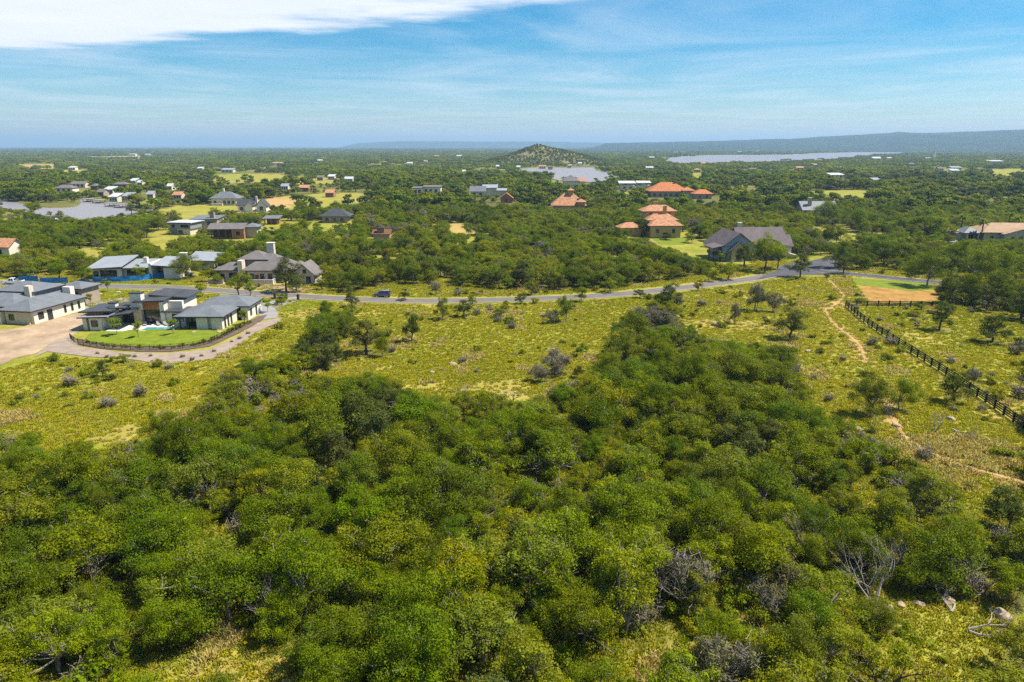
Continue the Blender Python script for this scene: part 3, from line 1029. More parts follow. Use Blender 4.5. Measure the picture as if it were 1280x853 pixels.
h.shed(-0.8, 6.4, 0.3, 9.0, 3.95, 4.15, 3.9, 4.1, D)
h.wall(5.7, 9.4, 6.0, 9.0, 3.4, 'stucco_taupe')
h.win('f', 6.0, 7.5, 0.1, 3.2, 2.7, 4, name='sliding_door')
h.shed(6.3, 10.6, -0.2, 9.5, 3.1, 3.75, 3.2, 3.85, D)
h.shed(4.6, 8.2, 2.7, 9.2, 4.22, 4.35, 4.22, 4.35, D)
h.chimney(4.9, 4.6, 1.5, 1.3, 3.0, 5.3, W)
h.wall(9.2, 11.1, 4.6, 8.0, 4.3, 'stone_tan')
h.chimney(10.0, 5.6, 2.6, 1.6, 3.6, 7.4, W)
h.wall(11.1, 15.2, 5.6, 14.0, 5.2, 'stucco_taupe')
h.wall(15.2, 16.2, 5.0, 14.0, 5.4, W)
h.win('f', 5.6, 13.15, 0.1, 3.8, 3.3, 5, name='glass_wall')
h.box('wood_panel', 11.12, 15.18, 5.3, 5.58, 3.55, 5.3, 'wood_orange')
h.shed(9.6, 16.9, 4.0, 15.0, 5.5, 5.75, 5.9, 6.15, D)
h.shed(11.5, 20.5, 8.0, 16.0, 6.25, 5.6, 6.3, 5.7, D)
h.wall(16.2, 19.6, 7.0, 14.5, 5.2, W)
h.wall(16.2, 21.8, 5.4, 9.0, 3.0, W)
h.win('f', 5.4, 19.0, 0.8, 2.4, 1.6, 2)
h.shed(15.6, 22.4, 4.4, 9.6, 3.1, 3.05, 3.15, 3.1, D)
h.wall(21.8, 25.7, 3.0, 8.0, 3.0, 'stucco_taupe')
h.win('f', 3.0, 23.8, 0.1, 3.2, 2.5, 3, name='sliding_door')
h.post(22.0, 0.1, 3.0)
h.post(23.9, 0.1, 3.0)
h.wall(25.7, 28.2, 0.0, 9.0, 3.1, W)
h.wall(28.2, 29.1, 0.8, 9.0, 3.1, W)
h.wall(29.1, 31.5, 0.0, 9.0, 3.1, W)
h.hip(21.6, 31.5, 0.0, 9.5, 3.1, 1.45, 'roof_slate', 0.7)
for yy in (1.6, 3.4, 5.2):
    h.win('r', 31.5, yy, 0.2, 0.7, 2.5, 1)
h.wall(23.0, 32.4, 9.0, 15.0, 3.2, W)
h.wall(29.0, 34.0, 9.0, 18.0, 3.3, W)
h.win('r', 34.0, 11.0, 0.9, 1.0, 1.5)
h.win('r', 34.0, 14.5, 0.3, 0.8, 2.2)
h.win('f', 9.0, 32.8, 0.9, 1.0, 1.5)
h.hip(22.4, 34.0, 9.4, 18.0, 3.35, 1.7, 'roof_slate', 0.7)
hb = (h.p.x, h.p.y, h.p.z)
# terrace with pool basin
ter = thing('terrace', 'pale stone terrace holding a blue swimming pool beside the lawn', 'terrace', (hb[0], hb[1], hb[2]))
MB().box(5.8, 9.4, -1.6, 5.9, -0.6, 0.22).box(9.4, 21.7, 1.9, 5.3, -0.6, 0.22).box(9.4, 13.2, -1.6, 1.9, -0.6, 0.22).build('paving', 'patio', ter)
MB().box(13.2, 21.0, -1.2, 1.9, -0.5, 0.16).build('pool_water', 'pool_water', ter)
MB().box(13.2, 21.2, -1.6, -1.2, -0.6, 0.26).box(21.0, 21.4, -1.2, 1.9, -0.6, 0.26).build('coping', 'stone_pale', ter)
MB().box(20.6, 21.0, -1.1, 1.8, 0.17, 0.55).build('spillway', 'stone_tan', ter)
for i, (lx, ly) in enumerate(((10.6, 2.6), (12.2, 3.2), (15.2, 3.6), (17.0, 3.5))):
    lo = thing('lounge_chair', 'grey cushioned lounge chair on the pale pool terrace', 'chair', (hb[0] + lx, hb[1] + ly, hb[2] + 0.22), 0.3 * i, 'terrace lounge chairs')
    MB().box(-.35, .35, -.6, .5, .22, .34).build('seat', 'cushion', lo)
    MB().poly([(-.35, .45, .3), (.35, .45, .3), (.35, .75, .85), (-.35, .75, .85), (-.35, .55, .3), (.35, .55, .3), (.35, .85, .85), (-.35, .85, .85)],
              [(0, 1, 2, 3), (7, 6, 5, 4), (3, 2, 6, 7), (0, 4, 5, 1), (0, 3, 7, 4), (1, 5, 6, 2)]).build('backrest', 'cushion', lo)
    for sx in (-.3, .3):
        for sy in (-.5, .4):
            MB().box(sx - .03, sx + .03, sy - .03, sy + .03, 0, .22).build('leg', 'iron', lo)

# ---- modern house at the left edge
h = House('modern_house', 'modern white house with slate hip roofs beside the sandy plot', 44, 405.5, R(-10), vis=(-20, 350, 108, 412),
          foot=[(-4, 6, 7), (-4, 12, 7), (-14, 6, 9), (-14, 16, 9), (-24, 10, 10)])
h.wall(-8.0, 0.0, 0.0, 15.5, 3.1, W)
h.wall(-7.2, -0.9, -0.5, 0.0, 3.0, 'stucco_cream')
for yy, ww, hh_, zz in ((2.0, 1.4, 1.5, .9), (4.6, 1.3, 2.3, .15), (9.2, .5, 1.7, .8), (11.4, .5, 1.7, .8), (13.6, .5, 1.7, .8)):
    h.win('r', 0.0, yy, zz, ww, hh_)
h.win('f', -0.5, -5.6, 0.9, 1.2, 1.3)
h.hip(-8.0, 0.0, -0.5, 15.5, 3.1, 1.9, 'roof_slate', 0.7)
h.wall(-22.0, -8.0, 2.0, 14.0, 3.3, 'stucco_cream')
h.win('f', 2.0, -11.2, 0.2, 3.2, 2.5, 3, name='glass_wall')
h.win('f', 2.0, -16.5, 0.3, 3.0, 2.3, 3, name='glass_wall')
h.wall(-8.6, -7.6, -1.4, 2.0, 2.9, W)
h.hip(-22.0, -7.0, 2.0, 14.0, 3.35, 1.8, 'roof_slate', 0.7)
h.wall(-20.0, -9.0, 10.0, 19.0, 5.2, 'concrete_grey')
h.win('f', 10.0, -17.6, 4.0, 1.6, .7, 2)
h.win('f', 10.0, -13.4, 4.0, 1.6, .7, 2)
h.hip(-20.0, -9.0, 10.0, 19.0, 5.2, 1.7, 'roof_slate', 0.6)
h.chimney(-9.6, 9.4, 1.5, 1.3, 3.0, 7.0, 'stucco_cream', None)
h.chimney(-3.6, 15.0, 2.2, 1.4, 3.0, 5.9, W, None)
h.wall(-10.4, -3.6, 19.0, 25.0, 4.4, 'stucco_taupe')
h.win('f', 19.0, -6.0, 2.9, 2.6, .7, 3)
h.hip(-10.4, -3.6, 19.0, 25.0, 4.4, 1.3, 'roof_slate', 0.7)

# ---- white house behind the blue screen
h = House('modern_house', 'white modern house with grey metal roofs behind the blue construction screen', 113, 349, 0.03, vis=(108, 318, 222, 352),
          foot=[(5, 6, 7), (15, 6, 8), (24, 6, 8)])
h.wall(0.6, 9.6, 0.5, 10.0, 3.1, W)
h.win('f', 0.5, 5.6, 0.1, 5.0, 2.5, 5, name='glass_wall')
h.win('f', 0.5, 1.7, 0.8, 1.4, 1.5)
h.shed(-0.6, 10.4, -1.0, 10.8, 3.1, 3.7, 5.1, 5.7, 'roof_metal')
h.wall(9.6, 18.6, 2.0, 10.0, 2.9, W)
h.win('f', 2.0, 13.6, 0.5, 6.0, 2.0, 5)
h.shed(8.4, 18.6, 0.6, 10.6, 3.0, 3.1, 4.4, 4.5, 'roof_metal')
h.chimney(15.0, 6.0, 1.2, 1.2, 3.0, 5.9, W, None)
h.wall(18.6, 19.4, -0.4, 9.0, 4.9, W)
h.wall(19.4, 23.6, 2.6, 10.0, 4.0, 'stucco_taupe')
h.win('f', 2.6, 21.2, 0.2, 2.6, 3.0, 3, name='glass_wall')
h.wall(22.8, 27.4, 0.2, 9.0, 3.4, W)
h.shed(19.4, 29.0, -0.6, 10.5, 4.1, 3.5, 5.3, 4.9, 'roof_metal')
h.chimney(26.6, 7.0, 1.9, 1.4, 3.0, 6.9, 'concrete_grey', 'trim_pale')

h = House('outbuilding', 'small building with pale metal roof behind the tree beside the taupe house', 240, 338, 0.0, 'building', vis=(240, 320, 264, 332), foot=[(4, 4, 6)])
h.wall(0, 7.6, 0, 7, 3.2, 'stucco_cream')
h.shed(-1.6, 8.4, -.8, 8, 3.2, 3.0, 5.0, 4.6, 'roof_metal')
h.win('f', 0, 4.5, .9, 1.5, 1.3)

# ---- big taupe hip-roofed house
h = House('large_house', 'large stone house with taupe hip roofs and two tall pale chimneys', 258, 356, 0.0, vis=(256, 314, 394, 362),
          foot=[(4, 7, 7), (12, 7, 8), (19, 8, 9), (29, 6, 6)])
T = 'roof_taupe'
h.wall(1.0, 9.0, 5.0, 12.0, 3.4, 'stone_tan')
h.win('f', 5.0, 6.4, .3, 2.6, 2.4, 3, name='glass_wall')
h.win('f', 5.0, 3.0, .9, 1.2, 1.4)
h.hip(1.0, 9.2, 5.0, 12.0, 3.4, 1.9, T, 0.8)
h.wall(8.6, 10.0, 3.4, 6.0, 6.6, 'stone_pale', name='chimney_stack')
h.wall(8.0, 16.0, 7.6, 15.0, 6.3, 'stucco_taupe')
h.hip(8.0, 16.0, 7.6, 15.0, 6.3, 2.2, T, 0.9)
h.wall(11.2, 23.0, 4.0, 15.0, 3.5, 'stone_pale')
for xx in (12.6, 15.6, 18.0, 20.4):
    h.win('f', 4.0, xx, .5, 1.1, 2.0)
h.door('f', 4.0, 14.0, 1.1, 2.3)
h.hip(10.4, 23.6, 4.0, 15.4, 3.5, 4.3, T, 0.9)
h.chimney(15.6, 14.0, 2.2, 1.6, 5.0, 10.6, 'stone_pale', 'trim_pale')
h.wall(12.6, 20.0, 0.4, 0.8, 1.4, 'stone_pale', name='terrace_wall')
h.wall(19.6, 20.0, 0.8, 3.6, 1.4, 'stone_pale', name='terrace_wall')
h.wall(0.0, 4.6, 1.2, 1.6, 1.5, 'stone_tan', name='terrace_wall')
h.wall(26.0, 32.4, 1.0, 9.0, 3.0, 'stone_pale')
h.gable(26.0, 32.4, 1.0, 9.0, 3.0, 3.0, T, 'stone_pale', 'y', 0.7)
h.win('f', 1.0, 29.6, 3.2, .8, 1.1)
h.win('f', 1.0, 30.6, .4, 1.2, 1.8)
h.wall(22.6, 27.0, 8.0, 14.0, 3.2, 'stone_tan')
h.hip(22.6, 28.0, 8.0, 14.0, 3.2, 2.0, T, 0.7)

# ---- plum-roofed house
h = House('large_house', 'blue grey gabled house with plum shingle roofs beside the turning circle', 893, 327, R(6), vis=(884, 272, 1000, 324),
          foot=[(6, 6, 8), (14, 10, 9), (22, 12, 9), (28, 14, 8)])
P = 'roof_plum'
h.wall(2.6, 14.2, 0.0, 13.0, 5.4, 'siding_blue')
h.gable(2.2, 15.2, 0.0, 15.0, 5.2, 4.8, P, 'siding_blue', 'y', 0.8)
h.wall(5.6, 11.0, -1.6, 0.0, 4.2, 'stone_tan')
h.gable(5.0, 11.6, -1.6, 1.2, 4.0, 2.9, P, 'stone_tan', 'y', 0.5)
h.win('f', -1.6, 8.3, 3.2, 1.5, 1.3, 2)
h.win('f', -1.6, 8.3, .6, 1.8, 1.7, 3)
h.win('f', 0.0, 12.4, 2.0, 1.0, 1.8)
h.win('f', 0.0, 4.0, 1.0, 1.0, 1.8)
# porch on the left with two tiers
for yy in (0.4, 4.4):
    h.post(-0.4, yy, 5.2)
h.box('porch_deck', -0.8, 2.6, -0.2, 6.0, 2.4, 2.65, 'wood_brown')
h.box('porch_railing', -0.8, -0.7, 0.5, 5.8, 2.65, 3.6, 'trim_dark')
h.box('porch_railing', -0.7, 2.5, -0.2, -0.1, 2.65, 3.6, 'trim_dark')
h.shed(-1.4, 3.2, -0.8, 8.0, 4.7, 5.6, 4.7, 5.6, P)
h.wall(14.2, 30.0, 6.0, 18.0, 5.0, 'stucco_cream')
h.gable(12.0, 30.0, 5.4, 18.6, 5.0, 5.6, P, 'stucco_cream', 'x', 0.6)
h.chimney(14.2, 13.0, 1.3, 1.2, 6.0, 12.2, 'stucco_cream', 'trim_pale')
h.wall(20.6, 27.0, 3.4, 6.0, 4.4, 'siding_blue')
h.gable(19.6, 27.4, 3.4, 10.5, 4.4, 2.6, P, 'siding_blue', 'y', 0.6)
h.win('f', 3.4, 23.5, 4.9, 1.0, 1.1)
h.wall(25.0, 32.6, 7.0, 14.0, 4.4, 'stucco_cream')
h.gable(25.0, 32.6, 7.0, 14.0, 4.4, 3.4, P, 'stucco_cream', 'x', 0.6)
h.win('r', 32.6, 9.2, 1.2, 1.0, 2.0)
h.win('r', 32.6, 11.6, 1.2, 1.0, 2.0)
h.wall(31.4, 32.0, 2.0, 7.0, 1.6, 'trim_pale', name='stair_rail')

# ---- gold stucco villa (two storeys)
h = House('villa', 'gold stucco two storey villa with clay hip roofs above a lawn', 813, 298, R(2), vis=(776, 258, 853, 298), foot=[(7, 6, 9), (7, 14, 9), (-8, 10, 7)])
Y_, K = 'stucco_gold', 'roof_clay_pale'
h.wall(0.0, 13.6, 0.0, 8.0, 5.4, Y_)
h.hip(-0.4, 14.0, 0.0, 8.0, 5.4, 3.0, K, 0.7)
h.win('f', 0.0, 3.0, 2.4, 1.2, 1.6); h.win('f', 0.0, 10.4, 2.4, 1.2, 1.6); h.win('f', 0.0, 6.8, 0.2, 2.2, 2.2, 2)
h.wall(0.4, 13.4, 8.0, 14.0, 7.4, Y_)
h.hip(0.2, 13.6, 7.4, 14.0, 7.2, 2.6, K, 0.7)
h.wall(0.6, 14.2, 14.0, 22.0, 10.6, Y_)
h.win('f', 14.0, 3.0, 8.6, 1.2, 1.4); h.win('f', 14.0, 11.6, 8.6, 1.2, 1.4)
h.hip(-0.6, 14.6, 14.0, 22.0, 10.6, 2.6, K, 0.8)
h.chimney(8.6, 11.0, 1.5, 1.4, 8.0, 13.6, Y_, None)
h.chimney(6.4, 20.0, 2.2, 1.6, 11.0, 14.6, 'stone_tan', 'roof_terracotta')
h.wall(-12.6, -2.6, 8.0, 14.0, 3.6, Y_)
h.hip(-12.6, -2.6, 8.0, 15.0, 3.6, 2.2, K, 0.8)
h.win('f', 8.0, -8.0, .8, 1.6, 1.5, 2)

# ---- clay roofed villa with lantern
h = House('villa', 'clay roofed villa with a small lantern cupola half hidden in the woods', 690, 266, R(-3), vis=(686, 240, 734, 262), foot=[(11, 8, 12)])
h.wall(1.0, 19.5, 0.0, 14.0, 4.2, 'stucco_gold')
h.hip(0.0, 20.5, 0.0, 15.0, 4.2, 7.0, K, 0.9)
h.wall(10.2, 13.0, 6.2, 9.0, 13.0, 'stucco_gold', z0=8.0, name='cupola')
h.hip(10.0, 13.2, 6.0, 9.2, 13.0, 1.3, K, 0.6)
h.wall(15.6, 20.4, -0.6, 4.0, 6.4, 'stucco_gold', name='turret')
h.hip(15.6, 20.4, -0.6, 4.0, 6.4, 1.8, K, 0.7)
h.chimney(17.2, 3.6, 1.0, 1.0, 6.0, 9.6, 'stucco_gold', 'roof_terracotta')

# ---- big orange hacienda
h = House('villa', 'large villa with a bright orange tile hip roof among the trees', 812, 247, R(-2), vis=(810, 228, 864, 246), foot=[(16, 10, 16), (28, 8, 9)])
O = 'roof_terracotta'
h.wall(1.0, 30.0, 0.0, 18.0, 4.8, 'stucco_taupe')
for k in range(6):
    h.win('f', 0.0, 4.0 + 4.4 * k, 1.0, 1.8, 2.0)
h.hip(0.0, 30.6, 0.0, 20.0, 4.8, 6.6, O, 1.2)
h.wall(26.0, 35.0, -2.0, 8.0, 5.4, 'stucco_taupe')
h.hip(25.6, 35.4, -2.0, 8.0, 5.4, 2.6, O, 0.8)
h.chimney(22.0, 9.0, 2.4, 1.6, 9.0, 13.0, 'brick_red', None)
h = House('villa', 'small cottage with orange tile roof beside the large orange roofed villa', 868, 249, 0.0, vis=(866, 238, 888, 248), foot=[(7, 5, 9)])
h.wall(0.5, 13.5, 0.0, 9.0, 3.8, 'stucco_taupe')
h.hip(0.0, 14.0, 0.0, 9.5, 3.8, 3.2, O, 0.9)
h.win('f', 0.0, 4.0, 1.0, 1.4, 1.6); h.win('f', 0.0, 9.5, 1.0, 1.4, 1.6)

# ---- sage house with tan roof at the right
h = House('house', 'sage stucco house with tan shingle roof beyond the palms', 1228, 304, R(-4), vis=(1198, 272, 1290, 300), foot=[(-5, 8, 7), (5, 6, 8), (16, 8, 10), (28, 8, 10)])
h.wall(0.0, 34.0, 0.0, 13.0, 4.4, 'stucco_sage')
h.gable(7.0, 20.0, -2.6, 8.0, 4.2, 1.9, 'roof_tan', 'stucco_sage', 'y', 0.7)
h.wall(7.0, 20.0, -2.6, 0.0, 4.2, 'stucco_sage')
h.hip(-0.6, 36.0, 0.0, 14.0, 4.4, 3.4, 'roof_tan', 0.8)
h.win('f', 0.0, 3.4, 1.4, 1.2, 1.6)
h.win('f', -2.6, 10.4, 1.2, 1.1, 1.7); h.win('f', -2.6, 13.6, 1.0, 1.4, 2.0); h.win('f', -2.6, 17.0, 1.2, 1.1, 1.7)
h.wall(-9.6, -1.2, 3.6, 12.0, 4.0, 'stucco_sage')
h.win('f', 3.6, -3.4, .2, 2.0, 2.8, 2, name='glass_wall')
h.post(-6.0, 1.4, 3.8, 'stucco_cream', .28); h.post(-1.4, 1.4, 3.8, 'stucco_cream', .28)
h.hip(-7.4, -0.8, 1.0, 10.0, 4.0, 2.2, 'roof_slate', 0.7)
h.hip(-13.0, -6.0, 6.0, 13.0, 4.2, 1.5, 'roof_tan', 0.6)
h.wall(-12.6, -6.4, 6.4, 12.6, 4.2, 'stucco_sage')

# ---- slate house with stone chimney behind the oaks on the right
h = House('house', 'slate roofed house with pale stone chimney behind broad oaks', 1003, 272, 0.0, vis=(1001, 247, 1026, 262), foot=[(6, 6, 9), (18, 6, 9)])
h.wall(0.0, 20.0, 0.0, 12.0, 4.6, 'stucco_taupe')
h.gable(0.0, 20.0, 0.0, 12.0, 4.6, 4.2, 'roof_slate', 'stucco_taupe', 'x', .8)
h.chimney(4.6, 3.0, 1.8, 1.5, 4.0, 11.0, 'stone_tan', 'trim_pale')
h.win('f', 0.0, 3.0, 1.0, 2.0, 1.8, 2); h.win('f', 0.0, 11.0, 1.0, 2.0, 1.8, 2)

# ---- grey box house and its neighbours on the left slope
h = House('modern_house', 'grey cubic modern house with pale lower storey on the left slope', 213, 293, R(-8), vis=(208, 272, 246, 296), foot=[(6, 5, 8)])
h.wall(0.5, 6.0, 0.0, 9.0, 5.4, 'concrete_grey')
h.wall(3.8, 11.4, -1.4, 8.0, 5.2, 'concrete_grey', z0=2.7)
h.wall(4.4, 10.8, -1.0, 8.0, 2.68, 'stucco_cream')
h.win('f', -1.4, 8.6, 3.5, 3.8, 1.0, 3); h.win('f', 0.0, 2.0, 3.2, 1.0, 1.2); h.win('f', -1.0, 6.0, .4, 2.0, 1.6, 2)
h.shed(-.4, 12.2, -2.0, 9.6, 5.45, 5.45, 5.5, 5.5, 'roof_white')
h = House('house', 'flat grey roofed house with brown chimney behind the cubic house', 240, 284, 0.0, vis=(237, 266, 272, 282), foot=[(6, 5, 9)])
h.wall(0.5, 13.0, 0.0, 9.0, 3.6, 'stucco_taupe')
h.win('f', 0.0, 9.6, .4, 3.0, 2.2, 3); h.win('f', 0.0, 4.0, 1.0, 1.6, 1.4, 2)
h.shed(-.8, 13.6, -.8, 9.8, 3.7, 3.9, 4.8, 4.9, 'roof_slate')
h.chimney(9.8, 3.0, 2.2, 1.6, 3.0, 7.4, 'stucco_taupe', 'wood_brown')
h = House('house', 'brown wood and brick house with deep porch on the left slope', 264, 299, R(4), vis=(262, 277, 320, 300), foot=[(7, 5, 9), (17, 7, 7)])
h.wall(0.4, 10.6, 1.8, 9.0, 4.6, 'wood_brown')
for xx in (2.0, 4.6, 7.4):
    h.win('f', 1.8, xx, 1.6, 1.8, 1.9, 2)
for xx in (0.4, 3.4, 6.4):
    h.post(xx, -.2, 4.6, 'wood_brown', .16)
h.box('porch_deck', 0.2, 9.0, -.5, 1.8, -1.0, 0.9, 'wood_brown')
h.wall(9.4, 14.6, -.6, 9.0, 4.4, 'brick_red')
h.win('f', -.6, 12.0, 1.6, 1.4, 1.6, 2)
h.gable(-.2, 14.4, -.6, 9.0, 4.6, 1.8, 'roof_taupe', 'brick_red', 'x', .8)
h.wall(14.6, 19.4, 2.6, 9.6, 4.6, 'stone_tan')
h.hip(13.6, 19.6, 2.4, 9.8, 4.7, 1.4, 'roof_slate', .7)
h = House('house', 'grey hip roofed house with pale stone base overlooking the yellow slope', 264, 257, 0.0, vis=(262, 238, 298, 258), foot=[(9, 6, 11)])
h.wall(0.6, 17.6, 0.0, 11.0, 4.6, 'stucco_cream')
for xx in (3.0, 9.6, 12.6, 15.6):
    h.win('f', 0.0, xx, 1.2, 1.6, 2.0)
h.hip(0.0, 18.0, 0.0, 12.0, 4.6, 4.4, 'roof_slate', .9)
h.chimney(6.6, 8.0, 1.0, 1.0, 6.0, 11.4, W, None)
h.wall(1.0, 9.0, -2.6, 0.0, 1.4, 'stone_pale', name='terrace_wall')
h = House('house', 'white gabled house with dark roof beside the bare building site', 297, 265, R(5), vis=(295, 245, 336, 266), foot=[(6, 5, 8), (15, 5, 8)])
h.wall(0.4, 10.0, 0.0, 9.0, 4.0, W)
h.gable(0.0, 10.2, 0.0, 9.0, 4.0, 3.4, 'roof_dark', W, 'x', .6)
h.gable(5.4, 10.0, -2.0, 4.0, 3.8, 2.6, 'roof_dark', W, 'y', .4)
h.wall(5.4, 10.0, -2.0, 0.0, 3.8, W)
h.wall(12.0, 18.0, -1.0, 8.0, 3.8, W)
h.gable(12.0, 18.0, -1.0, 8.0, 3.8, 3.6, 'roof_dark', W, 'y', .6)
h.win('f', -1.0, 15.0, 1.0, 1.8, 2.2, 2); h.win('f', 0.0, 2.6, 1.0, 2.0, 1.8, 2)
h.chimney(11.2, 4.0, 1.2, 1.2, 3.0, 9.4, W, None)
h = House('house', 'dark slate hip roofed house in a clearing above the dense thicket', 402, 279, 0.0, vis=(400, 262, 440, 279), foot=[(7, 5, 10)])
h.wall(0.6, 13.6, 0.0, 9.0, 3.4, 'stucco_taupe')
for xx in (3.0, 7.0, 11.0):
    h.win('f', 0.0, xx, .9, 1.6, 1.6)
h.hip(-.4, 14.6, -.4, 10.0, 3.4, 3.6, 'roof_dark', .8)
h = House('pavilion', 'open brown pavilion with grey roof at the end of a green yard', 330, 281, 0.0, 'pavilion', vis=(328, 269, 352, 281), foot=[(4, 3, 6)])
h.wall(0.6, 7.0, 3.0, 5.6, 2.9, 'brick_red')
for xx in (0.5, 3.8, 7.1):
    h.post(xx, 0.2, 2.9, 'wood_orange', .25)
h.shed(-.8, 8.2, -.6, 6.4, 2.9, 3.0, 4.0, 4.1, 'roof_slate')
h = House('house', 'small house with brick chimney rising out of the thicket', 466, 301, 0.0, vis=(464, 286, 488, 299), foot=[(4, 4, 6)])
h.wall(0.4, 7.4, 0, 6, 3.0, 'stucco_taupe')
h.gable(0.2, 7.6, 0, 6, 3.0, 1.5, 'wood_brown', 'stucco_taupe', 'x', .6)
h.chimney(3.6, 1.0, 3.2, 1.4, 2.0, 5.4, 'brick_red', 'trim_dark')
h = House('house', 'wide white modern house far above the middle woods', 516, 243, 0.0, vis=(514, 229, 553, 241), foot=[(12, 8, 14)])
h.wall(0, 9.0, 0, 12, 5.0, W); h.wall(9.0, 24.0, 2.0, 12, 6.0, W)
for xx in (2.4, 6.0): h.win('f', 0, xx, 1.0, 2.2, 2.6, 2)
for xx in (11.4, 15.4, 20.0): h.win('f', 2.0, xx, 1.2, 2.2, 2.8, 2)
h.shed(-1, 10.0, -1.4, 13, 5.1, 5.4, 5.6, 5.9, 'roof_taupe'); h.shed(8.4, 25.0, .6, 13, 6.1, 6.0, 6.8, 6.7, 'roof_taupe')
h = House('house', 'grey metal roofed house with pale walls on the wooded rise', 588, 246, 0.0, vis=(586, 229, 632, 243), foot=[(8, 8, 12), (22, 8, 10)])
h.wall(0.5, 12, 0, 10, 4.6, 'stucco_cream'); h.wall(10, 22, 4, 14, 6.4, 'stucco_cream'); h.wall(20, 30, 3, 10, 4.4, 'stucco_cream')
h.gable(0, 12.4, 0, 10, 4.6, 3.6, 'roof_slate', 'stucco_cream', 'x', .8)
h.shed(9.4, 22.8, 3, 15, 6.6, 6.8, 8.8, 9.0, 'roof_metal'); h.shed(20, 30.6, 2.4, 11, 4.6, 4.6, 6.0, 6.0, 'roof_metal')
h.win('f', 0, 3.4, 1.2, 2.0, 1.8, 2); h.win('f', 0, 8.6, 1.2, 2.0, 1.8, 2)
h = House('house', 'small orange roofed house beside the grey metal roofed one', 625, 254, 0.0, vis=(624, 243, 642, 253), foot=[(5, 4, 8)])
h.wall(0.4, 9.0, 0, 7, 3.6, 'brick_red')
h.gable(0.2, 9.4, 0, 7.4, 3.6, 3.4, O, 'brick_red', 'y', .7)
h.win('f', 0, 4.7, 1.0, 1.6, 1.6)
h = House('house', 'brown roofed lake house with pale gable above the grey lake arm', 704, 233, 0.0, vis=(704, 219, 736, 231), foot=[(10, 8, 13)])
h.wall(0.5, 16, 0, 14, 5.0, 'stucco_cream'); h.wall(16, 23, 3, 12, 5.0, 'stucco_cream')
h.hip(0, 16.6, 0, 15, 5.0, 5.6, 'roof_taupe', .9); h.gable(14, 23.6, 3, 12, 5.0, 2.8, 'roof_clay_pale', 'stucco_cream', 'x', .8)
h.win('r', 23, 7.4, 1.2, 2.0, 2.2, 2)
h = House('boathouse', 'long white roofed low building by the lake woods', 774, 237, 0.0, 'building', vis=(773, 225, 813, 233), foot=[(14, 6, 16)])
h.wall(0.6, 15, 0, 9, 3.6, W); h.shed(-.6, 16, -1, 10, 5.6, 5.6, 7.4, 7.4, 'roof_white')
h.wall(18, 30, 2, 10, 3.6, W); h.shed(17, 31, 1, 11, 5.8, 5.8, 7.4, 7.4, 'roof_white')
h.win('f', 0, 5, 1, 2, 1.6, 2); h.win('f', 0, 11, 1, 2, 1.6, 2)
h = House('house', 'white gabled house with clay roof at the far left edge of the woods', -14, 321, R(-8), vis=(-10, 303, 20, 319), foot=[(4, 4, 8)])
h.wall(0, 9, 0, 7, 4.0, W); h.gable(0, 9, 0, 7, 4.0, 2.4, 'roof_clay_pale', W, 'x', .7)
h.win('f', 0, 5, 1.2, 1.6, 1.5, 2)
h = House('garage', 'small dark roofed garage in the woods below the clay roofed villa', 700, 262, 0.0, 'building', vis=None, foot=[(3, 3, 5)])
h.wall(0, 6, 0, 6, 2.8, 'stucco_cream'); h.hip(0, 6, 0, 6, 2.8, 1.6, 'roof_slate', .6)

